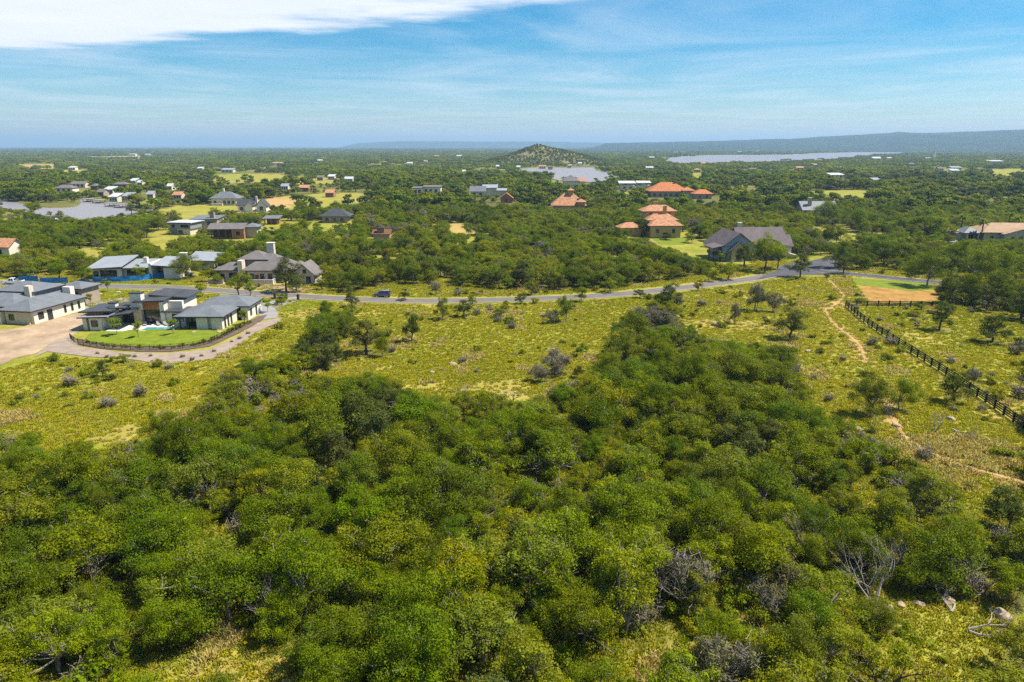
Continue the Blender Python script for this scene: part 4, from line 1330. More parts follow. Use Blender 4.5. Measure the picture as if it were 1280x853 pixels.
# ---- small far houses: (x, base y, width px, wall, roof, kind)
FAR = [(80, 241, 26, W, 'roof_taupe', 'hip'), (98, 235, 24, 'stucco_cream', 'roof_taupe', 'gable'), (118, 238, 10, 'brick_red', 'roof_taupe', 'hip'), (136, 243, 13, W, 'roof_white', 'shed'),
       (150, 236, 20, 'brick_red', 'roof_taupe', 'hip'), (166, 231, 10, W, 'roof_white', 'shed'), (90, 213, 12, W, 'roof_white', 'shed'), (142, 253, 12, W, 'roof_white', 'shed'),
       (158, 252, 12, 'stucco_cream', 'roof_metal', 'shed'), (175, 233, 8, W, 'roof_white', 'gable'), (212, 238, 7, W, 'roof_white', 'gable'), (222, 250, 12, W, 'roof_clay_pale', 'gable'),
       (250, 214, 9, W, 'roof_white', 'shed'), (284, 216, 20, 'stucco_cream', 'roof_metal', 'shed'), (165, 195, 12, W, 'roof_white', 'shed'), (184, 195, 9, W, 'roof_white', 'shed'),
       (400, 226, 10, 'stucco_taupe', 'roof_taupe', 'gable'), (414, 225, 11, W, 'roof_white', 'shed'), (436, 228, 14, W, 'roof_white', 'gable'), (380, 240, 14, 'brick_red', 'roof_clay_pale', 'gable'),
       (412, 247, 12, 'brick_red', 'roof_clay_pale', 'gable'), (356, 238, 10, W, 'roof_metal', 'gable'), (346, 207, 18, 'stucco_cream', 'roof_tan', 'shed'), (400, 203, 8, W, 'roof_white', 'gable'),
       (512, 207, 9, W, 'roof_white', 'shed'), (532, 204, 6, W, 'roof_metal', 'gable'), (546, 197, 8, 'stucco_cream', 'roof_clay_pale', 'gable'), (574, 197, 9, W, 'roof_white', 'gable'),
       (580, 218, 5, W, 'roof_white', 'gable'), (622, 211, 5, W, 'roof_white', 'gable'), (648, 212, 6, W, 'roof_white', 'gable'), (660, 205, 5, 'stucco_cream', 'roof_tan', 'gable'),
       (678, 211, 12, 'stucco_cream', 'roof_clay_pale', 'gable'), (688, 212, 8, W, 'roof_taupe', 'hip'), (700, 205, 9, 'concrete_grey', 'roof_metal', 'shed'), (712, 210, 6, 'stucco_cream', 'roof_tan', 'gable'),
       (725, 207, 6, W, 'roof_white', 'gable'), (812, 213, 12, W, 'roof_white', 'gable'), (758, 192, 6, W, 'roof_white', 'gable'), (815, 199, 9, W, 'roof_white', 'shed'),
       (830, 200, 8, 'stucco_cream', 'roof_taupe', 'gable'), (872, 216, 10, 'stucco_taupe', 'roof_clay_pale', 'hip'), (880, 207, 9, W, 'roof_clay_pale', 'gable'), (893, 231, 14, 'stucco_taupe', 'roof_taupe', 'hip'),
       (1000, 213, 12, 'stucco_cream', 'roof_clay_pale', 'gable'), (1018, 209, 8, 'stucco_cream', 'roof_tan', 'gable'), (1052, 213, 9, 'brick_red', 'roof_taupe', 'hip'), (1046, 223, 24, W, 'roof_white', 'shed'),
       (1096, 200, 14, W, 'roof_white', 'gable'), (1112, 200, 8, W, 'roof_white', 'shed'), (1160, 200, 9, 'concrete_grey', 'roof_slate', 'gable'), (1140, 208, 12, 'stucco_taupe', 'roof_taupe', 'hip'),
       (1196, 213, 18, W, 'roof_metal', 'shed'), (1194, 217, 14, W, 'roof_white', 'shed'), (1246, 205, 24, 'stucco_taupe', 'roof_white', 'shed'), (940, 215, 10, 'stucco_taupe', 'roof_taupe', 'hip'),
       (960, 204, 7, W, 'roof_tan', 'gable'), (1176, 214, 9, 'stucco_taupe', 'roof_taupe', 'gable'), (1096, 230, 12, 'stucco_cream', 'roof_metal', 'shed'), (770, 196, 5, W, 'roof_white', 'gable'),
       (906, 186, 6, W, 'roof_white', 'gable'), (1040, 188, 9, 'stucco_cream', 'roof_tan', 'gable'), (1010, 189.5, 6, W, 'roof_white', 'gable'), (870, 190.5, 6, W, 'roof_white', 'gable'),
       (948, 191, 7, 'stucco_cream', 'roof_clay_pale', 'gable'), (925, 191.5, 6, W, 'roof_white', 'gable'), (990, 191.2, 6, 'stucco_cream', 'roof_tan', 'gable'), (845, 191.8, 6, W, 'roof_tan', 'gable'),
       (64, 285, 3.5, W, 'roof_taupe', 'gable'), (188, 249, 9, 'stucco_cream', 'roof_metal', 'gable'), (126, 246, 9, 'stucco_taupe', 'roof_taupe', 'gable')]
DESC = {W: 'white', 'stucco_cream': 'cream', 'brick_red': 'brick', 'stucco_taupe': 'taupe', 'concrete_grey': 'grey'}
RDESC = {'roof_taupe': 'taupe', 'roof_white': 'white', 'roof_metal': 'grey metal', 'roof_clay_pale': 'clay', 'roof_tan': 'tan', 'roof_slate': 'slate'}
for i, (x, y, wpx, wm, rm, kd) in enumerate(FAR):
    wpx *= .72 if y < 236 else .85
    wm = 'stucco_cream' if wm == W and i % 2 else wm
    p = un(x, y)
    s = (p.y * CP + CAM_H * SP) / FPX
    wd = wpx * s
    dp = max(8.0, min(wd * 0.6, 16.0))
    hh_ = 3.4 if wpx * s < 26 else 4.6
    hh_ += 0.6 * s
    far = 'distant' if p.y > 1200 else 'small'
    h = House('house', '%s %s walled house with %s %s roof among the woods' % (far, DESC[wm], RDESC[rm], {'hip': 'hipped', 'gable': 'gabled', 'shed': 'low'}[kd]),
              x - wpx / 2, y, 0.0, group='houses scattered through the far woods', vis=(x - wpx / 2, y - (hh_ + 3) / s, x + wpx / 2, y - (hh_ - 1) / s * .5), foot=[(wd / 2, dp / 2, wd * 0.42)])
    h.wall(0, wd, 0, dp, hh_, wm)
    if kd == 'hip':
        h.hip(0, wd, 0, dp, hh_, min(wd, dp) * 0.28, rm, .6)
    elif kd == 'gable':
        h.gable(0, wd, 0, dp, hh_, dp * 0.26, rm, wm, 'x', .6)
    else:
        h.shed(-.6, wd + .6, -.8, dp + .8, hh_, hh_, hh_ + 2.2, hh_ + 2.2, rm)
    if s < 1.6:
        for k in range(3):
            h.win('f', 0, wd * (k + .7) / 3.4, 1.2, min(2.0, wd / 6), hh_ - 2.0)

# ---- masts and towers
p = un(1167, 199)
t = thing('water_tower', 'slim pale tower rising above the right hand woods', 'tower', (p.x, p.y, p.z))
MB().tube((0, 0, 0), (0, 0, 20), 4.0, 3.2, 10).build('shaft', 'trim_pale', t)
MB().tube((0, 0, 20), (0, 0, 29), 3.4, 0.4, 10).build('spire', 'roof_metal', t)
p = un(495, 187.4)
t = thing('water_tower', 'tiny white water tower on the plain below the blue ridge', 'tower', (p.x, p.y, p.z))
MB().tube((0, 0, 0), (0, 0, 26), 6, 5, 10).build('shaft', 'roof_white', t)
MB().tube((0, 0, 26), (0, 0, 42), 11, 9, 12).build('tank', 'roof_white', t)

# ---- boat docks on the left inlet
for i, (x, y) in enumerate(((140, 257), (152, 258.5), (168, 259), (112, 251.5), (124, 253))):
    p = un(x, y, 0)
    s_ = .62
    d = thing('boat_dock', 'roofed timber boat dock on the shore of the narrow inlet', 'dock', (p.x, p.y, -0.5), 0, 'boat docks on the inlet')
    d.scale = (s_, s_, s_)
    FOOT.append((p.x, p.y, 7))
    MB().box(-5, 5, -6, 4, 0.3, 0.7).build('deck', 'wood_brown', d)
    for sx in (-4.6, 4.6):
        for sy in (-5.6, 3.6):
            MB().box(sx - .2, sx + .2, sy - .2, sy + .2, -1.0, 3.4).build('post', 'wood_brown', d)
    MB().box(-5.6, 5.6, -6.6, 4.6, 3.4, 3.8).build('roof', 'roof_metal', d)

# ------------------------------------------------------------------ fences and screens
def paddock_fence():
    L = smooth_line(FENCE_W[1:], 1.0)
    segs = [np.array([FENCE_W[0], FENCE_W[1]]), L]
    f = thing('paddock_fence', 'black four rail timber fence running down the field', 'fence', (FENCE_W[1][0], FENCE_W[1][1], hz(*FENCE_W[1])))
    o0 = Vector(f.location)
    post = mesh_from('post', MB().box(-.12, .12, -.12, .12, -.4, 1.6).v, MB().box(0, 1, 0, 1, 0, 1).f, ('black_paint',))
    for si, S in enumerate(segs):
        d = np.concatenate([[0], np.cumsum(np.linalg.norm(np.diff(S, axis=0), axis=1))])
        n = int(round(d[-1] / 2.75))
        q = np.linspace(0, d[-1], n + 1)
        P = np.stack([np.interp(q, d, S[:, 0]), np.interp(q, d, S[:, 1])], -1)
        Z = height(P[:, 0], P[:, 1])
        for i in range(n + 1):
            if si == 0 and i == n:
                continue
            po = link('post', post, f, Vector((P[i, 0], P[i, 1], Z[i])) - o0)
            po.rotation_euler = (0, 0, math.atan2(P[min(i + 1, n), 1] - P[max(i - 1, 0), 1], P[min(i + 1, n), 0] - P[max(i - 1, 0), 0]))
        for i in range(n):
            for k in range(4):
                zz = 0.28 + 0.36 * k
                a = Vector((P[i, 0], P[i, 1], Z[i] + zz)) - o0
                b = Vector((P[i + 1, 0], P[i + 1, 1], Z[i + 1] + zz)) - o0
                dn = (b - a).normalized(); sd = Vector((-dn.y, dn.x, 0)).normalized() * 0.03
                off = Vector((-dn.y, dn.x, 0)).normalized() * 0.155
                up = Vector((0, 0, 0.095))
                jit = Vector((0, 0, random.uniform(-.015, .015)))
                a = a + off + jit; b = b + off - jit
                v = [a - sd - up, b - sd - up, b + sd - up, a + sd - up, a - sd + up, b - sd + up, b + sd + up, a + sd + up]
                MB().poly(v, [(0, 3, 2, 1), (4, 5, 6, 7), (0, 1, 5, 4), (1, 2, 6, 5), (2, 3, 7, 6), (3, 0, 4, 7)]).build('rail', 'black_paint', f)


paddock_fence()


def iron_fence():
    line = smooth_line(world_line([(88, 424), (96, 430), (115, 434), (150, 437.5), (200, 438.5), (240, 435), (262, 430), (285, 419), (306, 408)]), 1.0)
    f = thing('iron_fence', 'thin black iron fence round the mown lawn', 'fence', (line[0][0], line[0][1], hz(*line[0])))
    o0 = Vector(f.location)
    d = np.concatenate([[0], np.cumsum(np.linalg.norm(np.diff(line, axis=0), axis=1))])
    n = int(d[-1] / 2.0)
    q = np.linspace(0, d[-1], n + 1)
    P = np.stack([np.interp(q, d, line[:, 0]), np.interp(q, d, line[:, 1])], -1)
    post = mesh_from('post', MB().box(-.04, .04, -.04, .04, -.3, 1.35).v, MB().box(0, 1, 0, 1, 0, 1).f, ('iron',))
    Z = height(P[:, 0], P[:, 1])
    pk = MB()
    for i in range(n + 1):
        link('post', post, f, Vector((P[i, 0], P[i, 1], Z[i])) - o0)
        if i < n:
            for zz in (0.2, 1.2):
                a = Vector((P[i, 0], P[i, 1], Z[i] + zz)) - o0; b = Vector((P[i + 1, 0], P[i + 1, 1], Z[i + 1] + zz)) - o0
                MB().tube(a, b, .025, .025, 4).build('rail', 'iron', f)
            for k in range(1, 14):
                t = k / 14
                x, y, z = P[i, 0] * (1 - t) + P[i + 1, 0] * t - o0.x, P[i, 1] * (1 - t) + P[i + 1, 1] * t - o0.y, Z[i] * (1 - t) + Z[i + 1] * t - o0.z
                pk.box(x - .007, x + .007, y - .007, y + .007, z + .1, z + 1.3)
    o = pk.build('picket', 'iron', f)
    o['kind'] = 'stuff'


iron_fence()


def blue_screen(px, label):
    line = smooth_line(world_line(px), 1.0)
    f = thing('construction_screen', label, 'screen', (line[0][0], line[0][1], hz(*line[0])))
    o0 = Vector(f.location)
    d = np.concatenate([[0], np.cumsum(np.linalg.norm(np.diff(line, axis=0), axis=1))])
    n = max(2, int(d[-1] / 2.6))
    q = np.linspace(0, d[-1], n + 1)
    P = np.stack([np.interp(q, d, line[:, 0]), np.interp(q, d, line[:, 1])], -1)
    Z = height(P[:, 0], P[:, 1])
    for i in range(n + 1):
        MB().tube(Vector((P[i, 0], P[i, 1], Z[i] - .2)) - o0, Vector((P[i, 0], P[i, 1], Z[i] + 1.85)) - o0, .04, .04, 5).build('post', 'iron', f)
    for i in range(n):
        # fabric panel that sags and billows a little
        V, F = [], []
        nx, nz = 5, 4
        dv = P[i + 1] - P[i]; nm = np.array([-dv[1], dv[0]]) / (np.linalg.norm(dv) + 1e-9)
        for side in (0, 1):
            for a in range(nx):
                for b in range(nz):
                    t, u = a / (nx - 1), b / (nz - 1)
                    bul = 0.12 * math.sin(math.pi * t) * math.sin(math.pi * u) * (1 if i % 2 else -1) + 0.04 * side
                    p2 = P[i] * (1 - t) + P[i + 1] * t + nm * (bul - 0.07)
                    z = Z[i] * (1 - t) + Z[i + 1] * t + 0.05 + u * (1.72 - 0.12 * math.sin(math.pi * t) + 0.06 * math.sin(i * 2.3))
                    V.append((p2[0] - o0.x, p2[1] - o0.y, z - o0.z))
        for side in (0, 1):
            for a in range(nx - 1):
                for b in range(nz - 1):
                    k = side * nx * nz + a * nz + b
                    F.append((k, k + nz, k + nz + 1, k + 1))
        link('panel', mesh_from('panel', V, F, ('blue_screen',), True), f)


blue_screen([(116, 353.5), (140, 353), (170, 351.5), (190, 349), (219, 345.5)], 'bright blue fabric screen in front of the white modern house')
blue_screen([(51, 354.5), (85, 354)], 'short blue fabric screen between the parked white and black trucks')
blue_screen([(24, 352), (48, 352)], 'short blue fabric screen behind the white pickup')

# ------------------------------------------------------------------ vehicles
def vehicle(name, label, px, py, rz, paint, kind='suv', group=None, cat='car'):
    p = un(px, py)
    c = thing(name, label, cat, (p.x, p.y, p.z + 0.06), rz, group)
    Lh = 2.75 if kind == 'pickup' else 2.4
    hood, roof = (1.12, 1.86) if kind != 'sedan' else (0.95, 1.45)
    def profile(pts, w0, w1, z0, z1, nm, mat, parent):
        n = len(pts)
        def wid(z): return w0 + (w1 - w0) * (z - z0) / (z1 - z0)
        v = [(x, -wid(z), z) for x, z in pts] + [(x, wid(z), z) for x, z in pts]
        f = [tuple(range(n)), tuple(range(2 * n - 1, n - 1, -1))] + [(i, n + i, n + (i + 1) % n, (i + 1) % n) for i in range(n)]
        me = mesh_from(nm, v, f, (mat,))
        bm = bmesh.new(); bm.from_mesh(me)
        bmesh.ops.recalc_face_normals(bm, faces=bm.faces)
        bmesh.ops.bevel(bm, geom=bm.edges[:], offset=0.05, segments=2, affect='EDGES')
        bm.to_mesh(me); bm.free()
        return link(nm, me, parent)
    body = [(-Lh, .42), (-Lh + .05, hood - .12), (-Lh + .25, hood), (Lh - .9, hood), (Lh - .12, hood - .1), (Lh, .75), (Lh, .42)]
    profile(body, .93, .88, .42, hood, 'body', paint, c)
    if kind == 'pickup':
        cab = [(-.55, hood - .02), (-.35, roof - .05), (-.15, roof), (.95, roof), (1.65, hood - .02)]
        MB().box(-Lh + .25, -.65, -.75, .75, hood - .02, hood + .03).build('bed', 'trim_dark', c)
    elif kind == 'sedan':
        cab = [(-1.9, hood - .02), (-1.1, roof - .05), (-.8, roof), (.3, roof), (1.2, hood - .02)]
    else:
        cab = [(-Lh + .12, hood - .02), (-Lh + .35, roof - .08), (-Lh + .6, roof), (.55, roof), (1.35, hood - .02)]
    cb = profile(cab, .86, .68, hood, roof, 'cabin', paint, c)
    # side glass
    xs0, xs1 = cab[1][0] + .12, cab[-2][0]
    for sy in (-1, 1):
        for k in range(2):
            a0 = xs0 + (xs1 - xs0) * k / 2 + .04; a1 = xs0 + (xs1 - xs0) * (k + 1) / 2 - .04
            zt, zb = roof - .13, hood + .06
            wt = .86 + (.68 - .86) * (zt - hood) / (roof - hood) + .012; wb = .86 + (.68 - .86) * (zb - hood) / (roof - hood) + .012
            ex = .28 if k == 1 else 0.0
            q = [(a0, sy * wb, zb), (a1 + ex, sy * wb, zb), (a1, sy * wt, zt), (a0, sy * wt, zt)]
            q += [(x, y - sy * .03, z) for x, y, z in q]
            MB().poly(q, [(0, 1, 2, 3), (7, 6, 5, 4), (0, 4, 5, 1), (1, 5, 6, 2), (2, 6, 7, 3), (3, 7, 4, 0)]).build('side_window', 'car_glass', cb)
    # windscreen and rear window
    (xa, za), (xb, zb) = cab[-2], cab[-1]
    for nm, (x0, z0), (x1, z1) in (('windscreen', (xb + .03, zb + .08), (xa + .06, za - .08)), ('rear_window', (cab[0][0] - .03, cab[0][1] + .14), (cab[1][0] - .05, cab[1][1] - .03))):
        q = [(x0, -.74, z0), (x0, .74, z0), (x1, .62, z1), (x1, -.62, z1)]
        q += [(x - .04 if nm == 'windscreen' else x + .04, y, z) for x, y, z in q]
        MB().poly(q, [(0, 1, 2, 3), (7, 6, 5, 4), (0, 4, 5, 1), (1, 5, 6, 2), (2, 6, 7, 3), (3, 7, 4, 0)]).build(nm, 'car_glass', cb)
    for sx in (-Lh + .95, Lh - .95):
        for sy in (-1, 1):
            w = MB().tube((sx, sy * .68, .36), (sx, sy * .95, .36), .37, .37, 14).build('wheel', 'tyre', c)
            MB().tube((sx, sy * .952, .36), (sx, sy * .965, .36), .22, .20, 10).build('rim', 'chrome', w)
    for sy in (-1, 1):
        MB().box(Lh - .04, Lh + .02, sy * .68 - .16, sy * .68 + .16, .74, .92).build('headlight', 'chrome', c)
        MB().box(-Lh - .02, -Lh + .06, sy * .76 - .09, sy * .76 + .09, .68, .98).build('tail_light', 'lamp_red', c)
    return c


vehicle('parked_car', 'dark slate sport utility car driving along the pale road', 478, 371.5, R(182), 'car_slate')
vehicle('pickup_truck', 'black pickup truck parked beside the blue construction screen', 104, 356.6, R(2), 'car_black', 'pickup', cat='truck')
vehicle('pickup_truck', 'white pickup truck parked by the short blue screen', 18, 355.4, R(186), 'car_white', 'pickup', cat='truck')
vehicle('parked_car', 'white sedan parked in the shrubs near the sage house', 1190, 304, R(30), 'car_white', 'sedan')
vehicle('parked_car', 'dark car standing under the tree by the taupe house', 232, 345, R(10), 'car_slate', 'sedan')
VIS.append((1182, 297, 1198, 304, un(1190, 304).y - 1))

for i, px in enumerate((344, 358, 373)):
    p = un(px, 374.0 + i * 0.6)
    b = thing('stone_pillar', 'dark pillar with a flat cap standing beside the road opposite the taupe house', 'pillar', (p.x, p.y, p.z), 0, 'dark roadside pillars')
    MB().box(-.32, .32, -.32, .32, -.3, 1.25).build('shaft', 'wood_brown', b)
    MB().box(-.42, .42, -.42, .42, 1.252, 1.42).build('cap', 'trim_dark', b)
    MB().tube((0, 0, 1.42), (0, 0, 1.8), .14, .1, 8).build('lantern', 'trim_dark', b)

# ------------------------------------------------------------------ vegetation meshes
def leaf_mesh(name, P, Nrm, size, tint, mat, rng, aspect=1.0):
    """one small bent quad for each leaf clump"""
    n = len(P)
    Nrm = Nrm / (np.linalg.norm(Nrm, axis=1)[:, None] + 1e-9)
    ref = rng.normal(size=(n, 3))
    T = np.cross(Nrm, ref); T /= np.linalg.norm(T, axis=1)[:, None] + 1e-9
    B = np.cross(Nrm, T)
    s = (size * np.exp(rng.normal(-.06, .36, n)))[:, None]
    a, b = T * s * 0.5 * aspect, B * s * 0.5
    bend = Nrm * s * 0.12
    V = np.stack([P - a * 0.9 - b * 0.35, P + b * 0.62 - a * 0.15 + bend, P + a * 0.9 + b * 0.3, P - b * 0.62 + a * 0.2 + bend], 1).reshape(-1, 3)
    F = np.arange(4 * n).reshape(n, 4)
    me = bpy.data.meshes.new(name)
    me.vertices.add(4 * n); me.loops.add(4 * n); me.polygons.add(n)
    me.vertices.foreach_set('co', V.astype(np.float32).ravel())
    me.loops.foreach_set('vertex_index', F.ravel().astype(np.int32))
    me.polygons.foreach_set('loop_start', (np.arange(n) * 4).astype(np.int32))
    me.update(calc_edges=True)
    at = me.attributes.new('tint', 'FLOAT', 'POINT')
    at.data.foreach_set('value', np.repeat(tint, 4).astype(np.float32))
    me.materials.append(MATS[mat])
    return me


def crown_points(rng, Rc, H, hb, lobes, leaves, lobe_r, flat=0.78, dome=0.5, loose=0.16):
    """leaf positions: ragged sprays grouped into branch masses that leave gaps between them"""
    nb = max(5, int(lobes / 5.0))
    sq = rng.uniform(0.75, 1.25, 2)
    lean = rng.normal(0, .18, 2) * Rc
    cs, rs, ts = [], [], []
    ga, off = 2.39996, rng.uniform(0, 6.28)
    for b in range(nb):
        a = off + b * ga + rng.normal(0, .35)
        rr = Rc * math.sqrt((b + .5) / nb) * rng.uniform(.62, 1.0)
        ztop = hb + (H - hb) * (1 - dome * (rr / Rc) ** 2) * rng.uniform(.66, 1.04)
        br = Rc * rng.uniform(.24, .42)
        if b % 4 == 1:
            ztop = hb + (ztop - hb) * .52               # low skirts of foliage
        zc = max(ztop - br * .55, hb + br * .15)
        c = np.array([rr * .85 * math.cos(a) * sq[0], rr * .85 * math.sin(a) * sq[1], zc])
        tb = rng.uniform(0, .75)
        for k in range(int(rng.integers(4, 8))):
            d = rng.normal(size=3); d[2] = abs(d[2]) * .7 - .15
            d /= np.linalg.norm(d) + 1e-9
            p = c + d * br * rng.uniform(.45, 1.05) * np.array([1, 1, flat])
            cs.append((p[0] + lean[0] * p[2] / H, p[1] + lean[1] * p[2] / H, max(p[2], hb * .5)))
            rs.append(Rc * rng.uniform(*lobe_r) * .8); ts.append(tb + rng.uniform(0, .25))
    cs, rs, ts = np.array(cs), np.array(rs), np.array(ts)
    w = rs ** 2 / (rs ** 2).sum()
    idx = rng.choice(len(cs), leaves, p=w)
    d = rng.normal(size=(leaves, 3)); d[:, 2] += 0.30
    d /= np.linalg.norm(d, axis=1)[:, None]
    lump = 0.86 + rng.normal(0, .16 + loose * .6, leaves)
    lump = np.where(rng.uniform(0, 1, leaves) < .07, rng.uniform(1.1, 1.75, leaves), lump)      # stray shoots
    P = cs[idx] + d * (rs[idx] * lump)[:, None] * np.array([1, 1, flat])
    P[:, 2] = np.maximum(P[:, 2], 0.12)
    Nn = d * 0.9 + rng.normal(0, 0.5, (leaves, 3)) + np.array([0.0, 0, 0.30])
    tint = np.clip(ts[idx] * 0.8 + rng.uniform(0, 0.3, leaves), 0, 1)
    return P, Nn, tint, cs, rs


def limbs(rng, targets, H, mat, name, trunk_r=0.16, n_limb=9, twigs=0, trunk_h=0.28, stems=1):
    m = MB()
    for s in range(stems):
        bx, by = (rng.uniform(-.35, .35, 2) if stems > 1 else (0, 0))
        fork = Vector((bx + rng.uniform(-.2, .2), by + rng.uniform(-.2, .2), H * trunk_h))
        mid = Vector((bx * .9 + rng.uniform(-.08, .08), by * .9 + rng.uniform(-.08, .08), H * trunk_h * 0.5))
        m.tube((bx * .8, by * .8, -0.4), mid, trunk_r * 1.15, trunk_r * .9, 7)
        m.tube(mid, fork, trunk_r * .9, trunk_r * .75, 7)
        pick = rng.choice(len(targets), min(n_limb, len(targets)), replace=False)
        for k in pick:
            t = Vector(targets[k])
            q = fork.lerp(t, 0.5) + Vector(rng.normal(0, 0.22, 3).tolist())
            m.tube(fork, q, trunk_r * .6, trunk_r * .38, 5)
            m.tube(q, t, trunk_r * .38, trunk_r * .12, 5)
            for w in range(twigs):
                b0 = q.lerp(t, rng.uniform(.4, 1))
                for _ in range(3):
                    e = b0 + Vector((rng.normal(0, .26), rng.normal(0, .26), abs(rng.normal(0.16, .2))))
                    m.tube(b0, e, .024, .016, 3)
                    b0 = e
    return mesh_from(name, m.v, m.f, (mat,))


KINDS = {}     # kind -> list of (crown mesh, trunk mesh, nominal radius, nominal height)


def make_kind(kind, count, mat, Rc, H, hb, lobes, leaves, leaf, lobe_r, bark='bark', flat=0.78, dome=0.5, aspect=1.0, twigs=0, trunk_r=.16, stems=1, loose=.16, seed=0, n_limb=9):
    L = []
    for k in range(count):
        rng = np.random.default_rng(1000 + seed * 50 + k)
        P, Nn, tint, cs, rs = crown_points(rng, Rc, H, hb, lobes, leaves, lobe_r, flat, dome, loose)
        crown = leaf_mesh('crown', P, Nn, leaf, tint, mat, rng, aspect)
        trunk = limbs(rng, cs, H, bark, 'trunk', trunk_r, n_limb, twigs, 0.3, stems)
        L.append((crown, trunk, Rc, H))
    KINDS[kind] = L


make_kind('oak', 7, 'leaf_oak', 3.9, 6.6, .75, 84, 19000, .125, (.13, .27), bark='bark_grey', twigs=2, seed=1)
make_kind('mesquite', 5, 'leaf_mesquite', 3.5, 5.4, .7, 84, 12000, .115, (.10, .22), bark='bark_grey', aspect=1.35, twigs=2, stems=2, loose=.28, seed=2)
make_kind('juniper', 3, 'leaf_juniper', 2.4, 5.2, .7, 60, 9500, .12, (.14, .28), dome=.85, seed=3)
make_kind('bright', 2, 'leaf_bright', 3.0, 6.2, 1.6, 60, 10500, .14, (.15, .30), dome=.6, seed=4)
make_kind('thicket', 3, 'leaf_greythicket', 2.8, 4.2, .5, 60, 4200, .12, (.12, .24), bark='bark_grey', aspect=1.4, twigs=5, stems=3, trunk_r=.09, loose=.3, seed=5, n_limb=14)
make_kind('young', 2, 'leaf_bright', 1.35, 4.6, 1.5, 22, 1700, .17, (.25, .42), dome=.75, trunk_r=.06, seed=6, n_limb=5)
make_kind('bush', 4, 'leaf_oak', 1.0, 1.15, .12, 16, 950, .135, (.28, .45), trunk_r=.05, stems=2, seed=7, n_limb=5)
make_kind('bush_light', 3, 'leaf_mesquite', 1.0, 1.0, .10, 18, 850, .125, (.22, .4), trunk_r=.04, stems=2, seed=8, aspect=1.5, n_limb=5)
make_kind('bush_grey', 2, 'leaf_greythicket', 1.0, .95, .1, 18, 700, .12, (.22, .4), bark='bark_grey', trunk_r=.04, stems=3, seed=9, aspect=1.4, twigs=2, n_limb=6)
# coarser trees for the middle distance
make_kind('oak_mid', 4, 'leaf_oak', 3.5, 6.0, 1.0, 26, 1500, .50, (.22, .38), seed=11, n_limb=4)
make_kind('mesquite_mid', 2, 'leaf_mesquite', 3.3, 5.0, .9, 30, 1200, .45, (.16, .28), seed=12, n_limb=4)
make_kind('thicket_mid', 2, 'leaf_greythicket', 2.8, 4.2, .5, 26, 700, .42, (.18, .3), bark='bark_grey', seed=13, n_limb=8, twigs=1)
make_kind('juniper_mid', 2, 'leaf_juniper', 2.6, 5.2, .6, 24, 1100, .45, (.2, .34), dome=.8, seed=14, n_limb=3)


def dead_mesh(seed, H, spread, depth=4, mat='dead_wood', r0=.12, stems=3, curl=.35, split=(2, 3)):
    rng = np.random.default_rng(seed)
    m = MB()

    def grow(p, d, ln, r, lv):
        steps = 2
        for s in range(steps):
            d = (d + Vector((rng.normal(0, curl), rng.normal(0, curl), rng.normal(0.04, curl * .6))) * .5).normalized()
            q = p + d * ln / steps
            m.tube(p, q, r, r * .82, 5 if lv > 1 else 3)
            p, r = q, r * .82
        if lv <= 0:
            return
        for k in range(int(rng.integers(split[0], split[1] + 1))):
            nd = (d + Vector((rng.normal(0, spread), rng.normal(0, spread), rng.normal(.15, spread * .5)))).normalized()
            grow(p, nd, ln * rng.uniform(.58, .85), r * .7, lv - 1)
    for s in range(stems):
        d = Vector((rng.normal(0, .35), rng.normal(0, .35), 1)).normalized()
        grow(Vector((rng.normal(0, .12), rng.normal(0, .12), -.3)), d, H * .33, r0, depth)
    return mesh_from('branches', m.v, m.f, (mat,))


def grass_mesh(seed, n, hgt, spread, mat, width=.035):
    rng = np.random.default_rng(seed)
    V, F, T = [], [], []
    for k in range(n):
        a = rng.uniform(0, 6.28); r = spread * math.sqrt(rng.uniform())
        x, y = r * math.cos(a), r * math.sin(a)
        h_ = hgt * rng.uniform(.5, 1.1); b = rng.uniform(0, 6.28)
        lx, ly = rng.normal(0, .35, 2) * h_ + np.array([math.cos(a), math.sin(a)]) * h_ * .25
        wx, wy = math.cos(b) * width * 2, math.sin(b) * width * 2
        i = len(V)
        V += [(x - wx, y - wy, -.05), (x + wx, y + wy, -.05), (x + lx * .45 + wx * .8, y + ly * .45 + wy * .8, h_ * .6), (x + lx * .45 - wx * .8, y + ly * .45 - wy * .8, h_ * .6), (x + lx, y + ly, h_)]
        F += [(i, i + 1, i + 2, i + 3), (i + 3, i + 2, i + 4)]
        T += [rng.uniform()] * 5
    me = mesh_from('grass_tuft', V, F, (mat,))
    at = me.attributes.new('tint', 'FLOAT', 'POINT')
    at.data.foreach_set('value', np.array(T, np.float32))
    return me


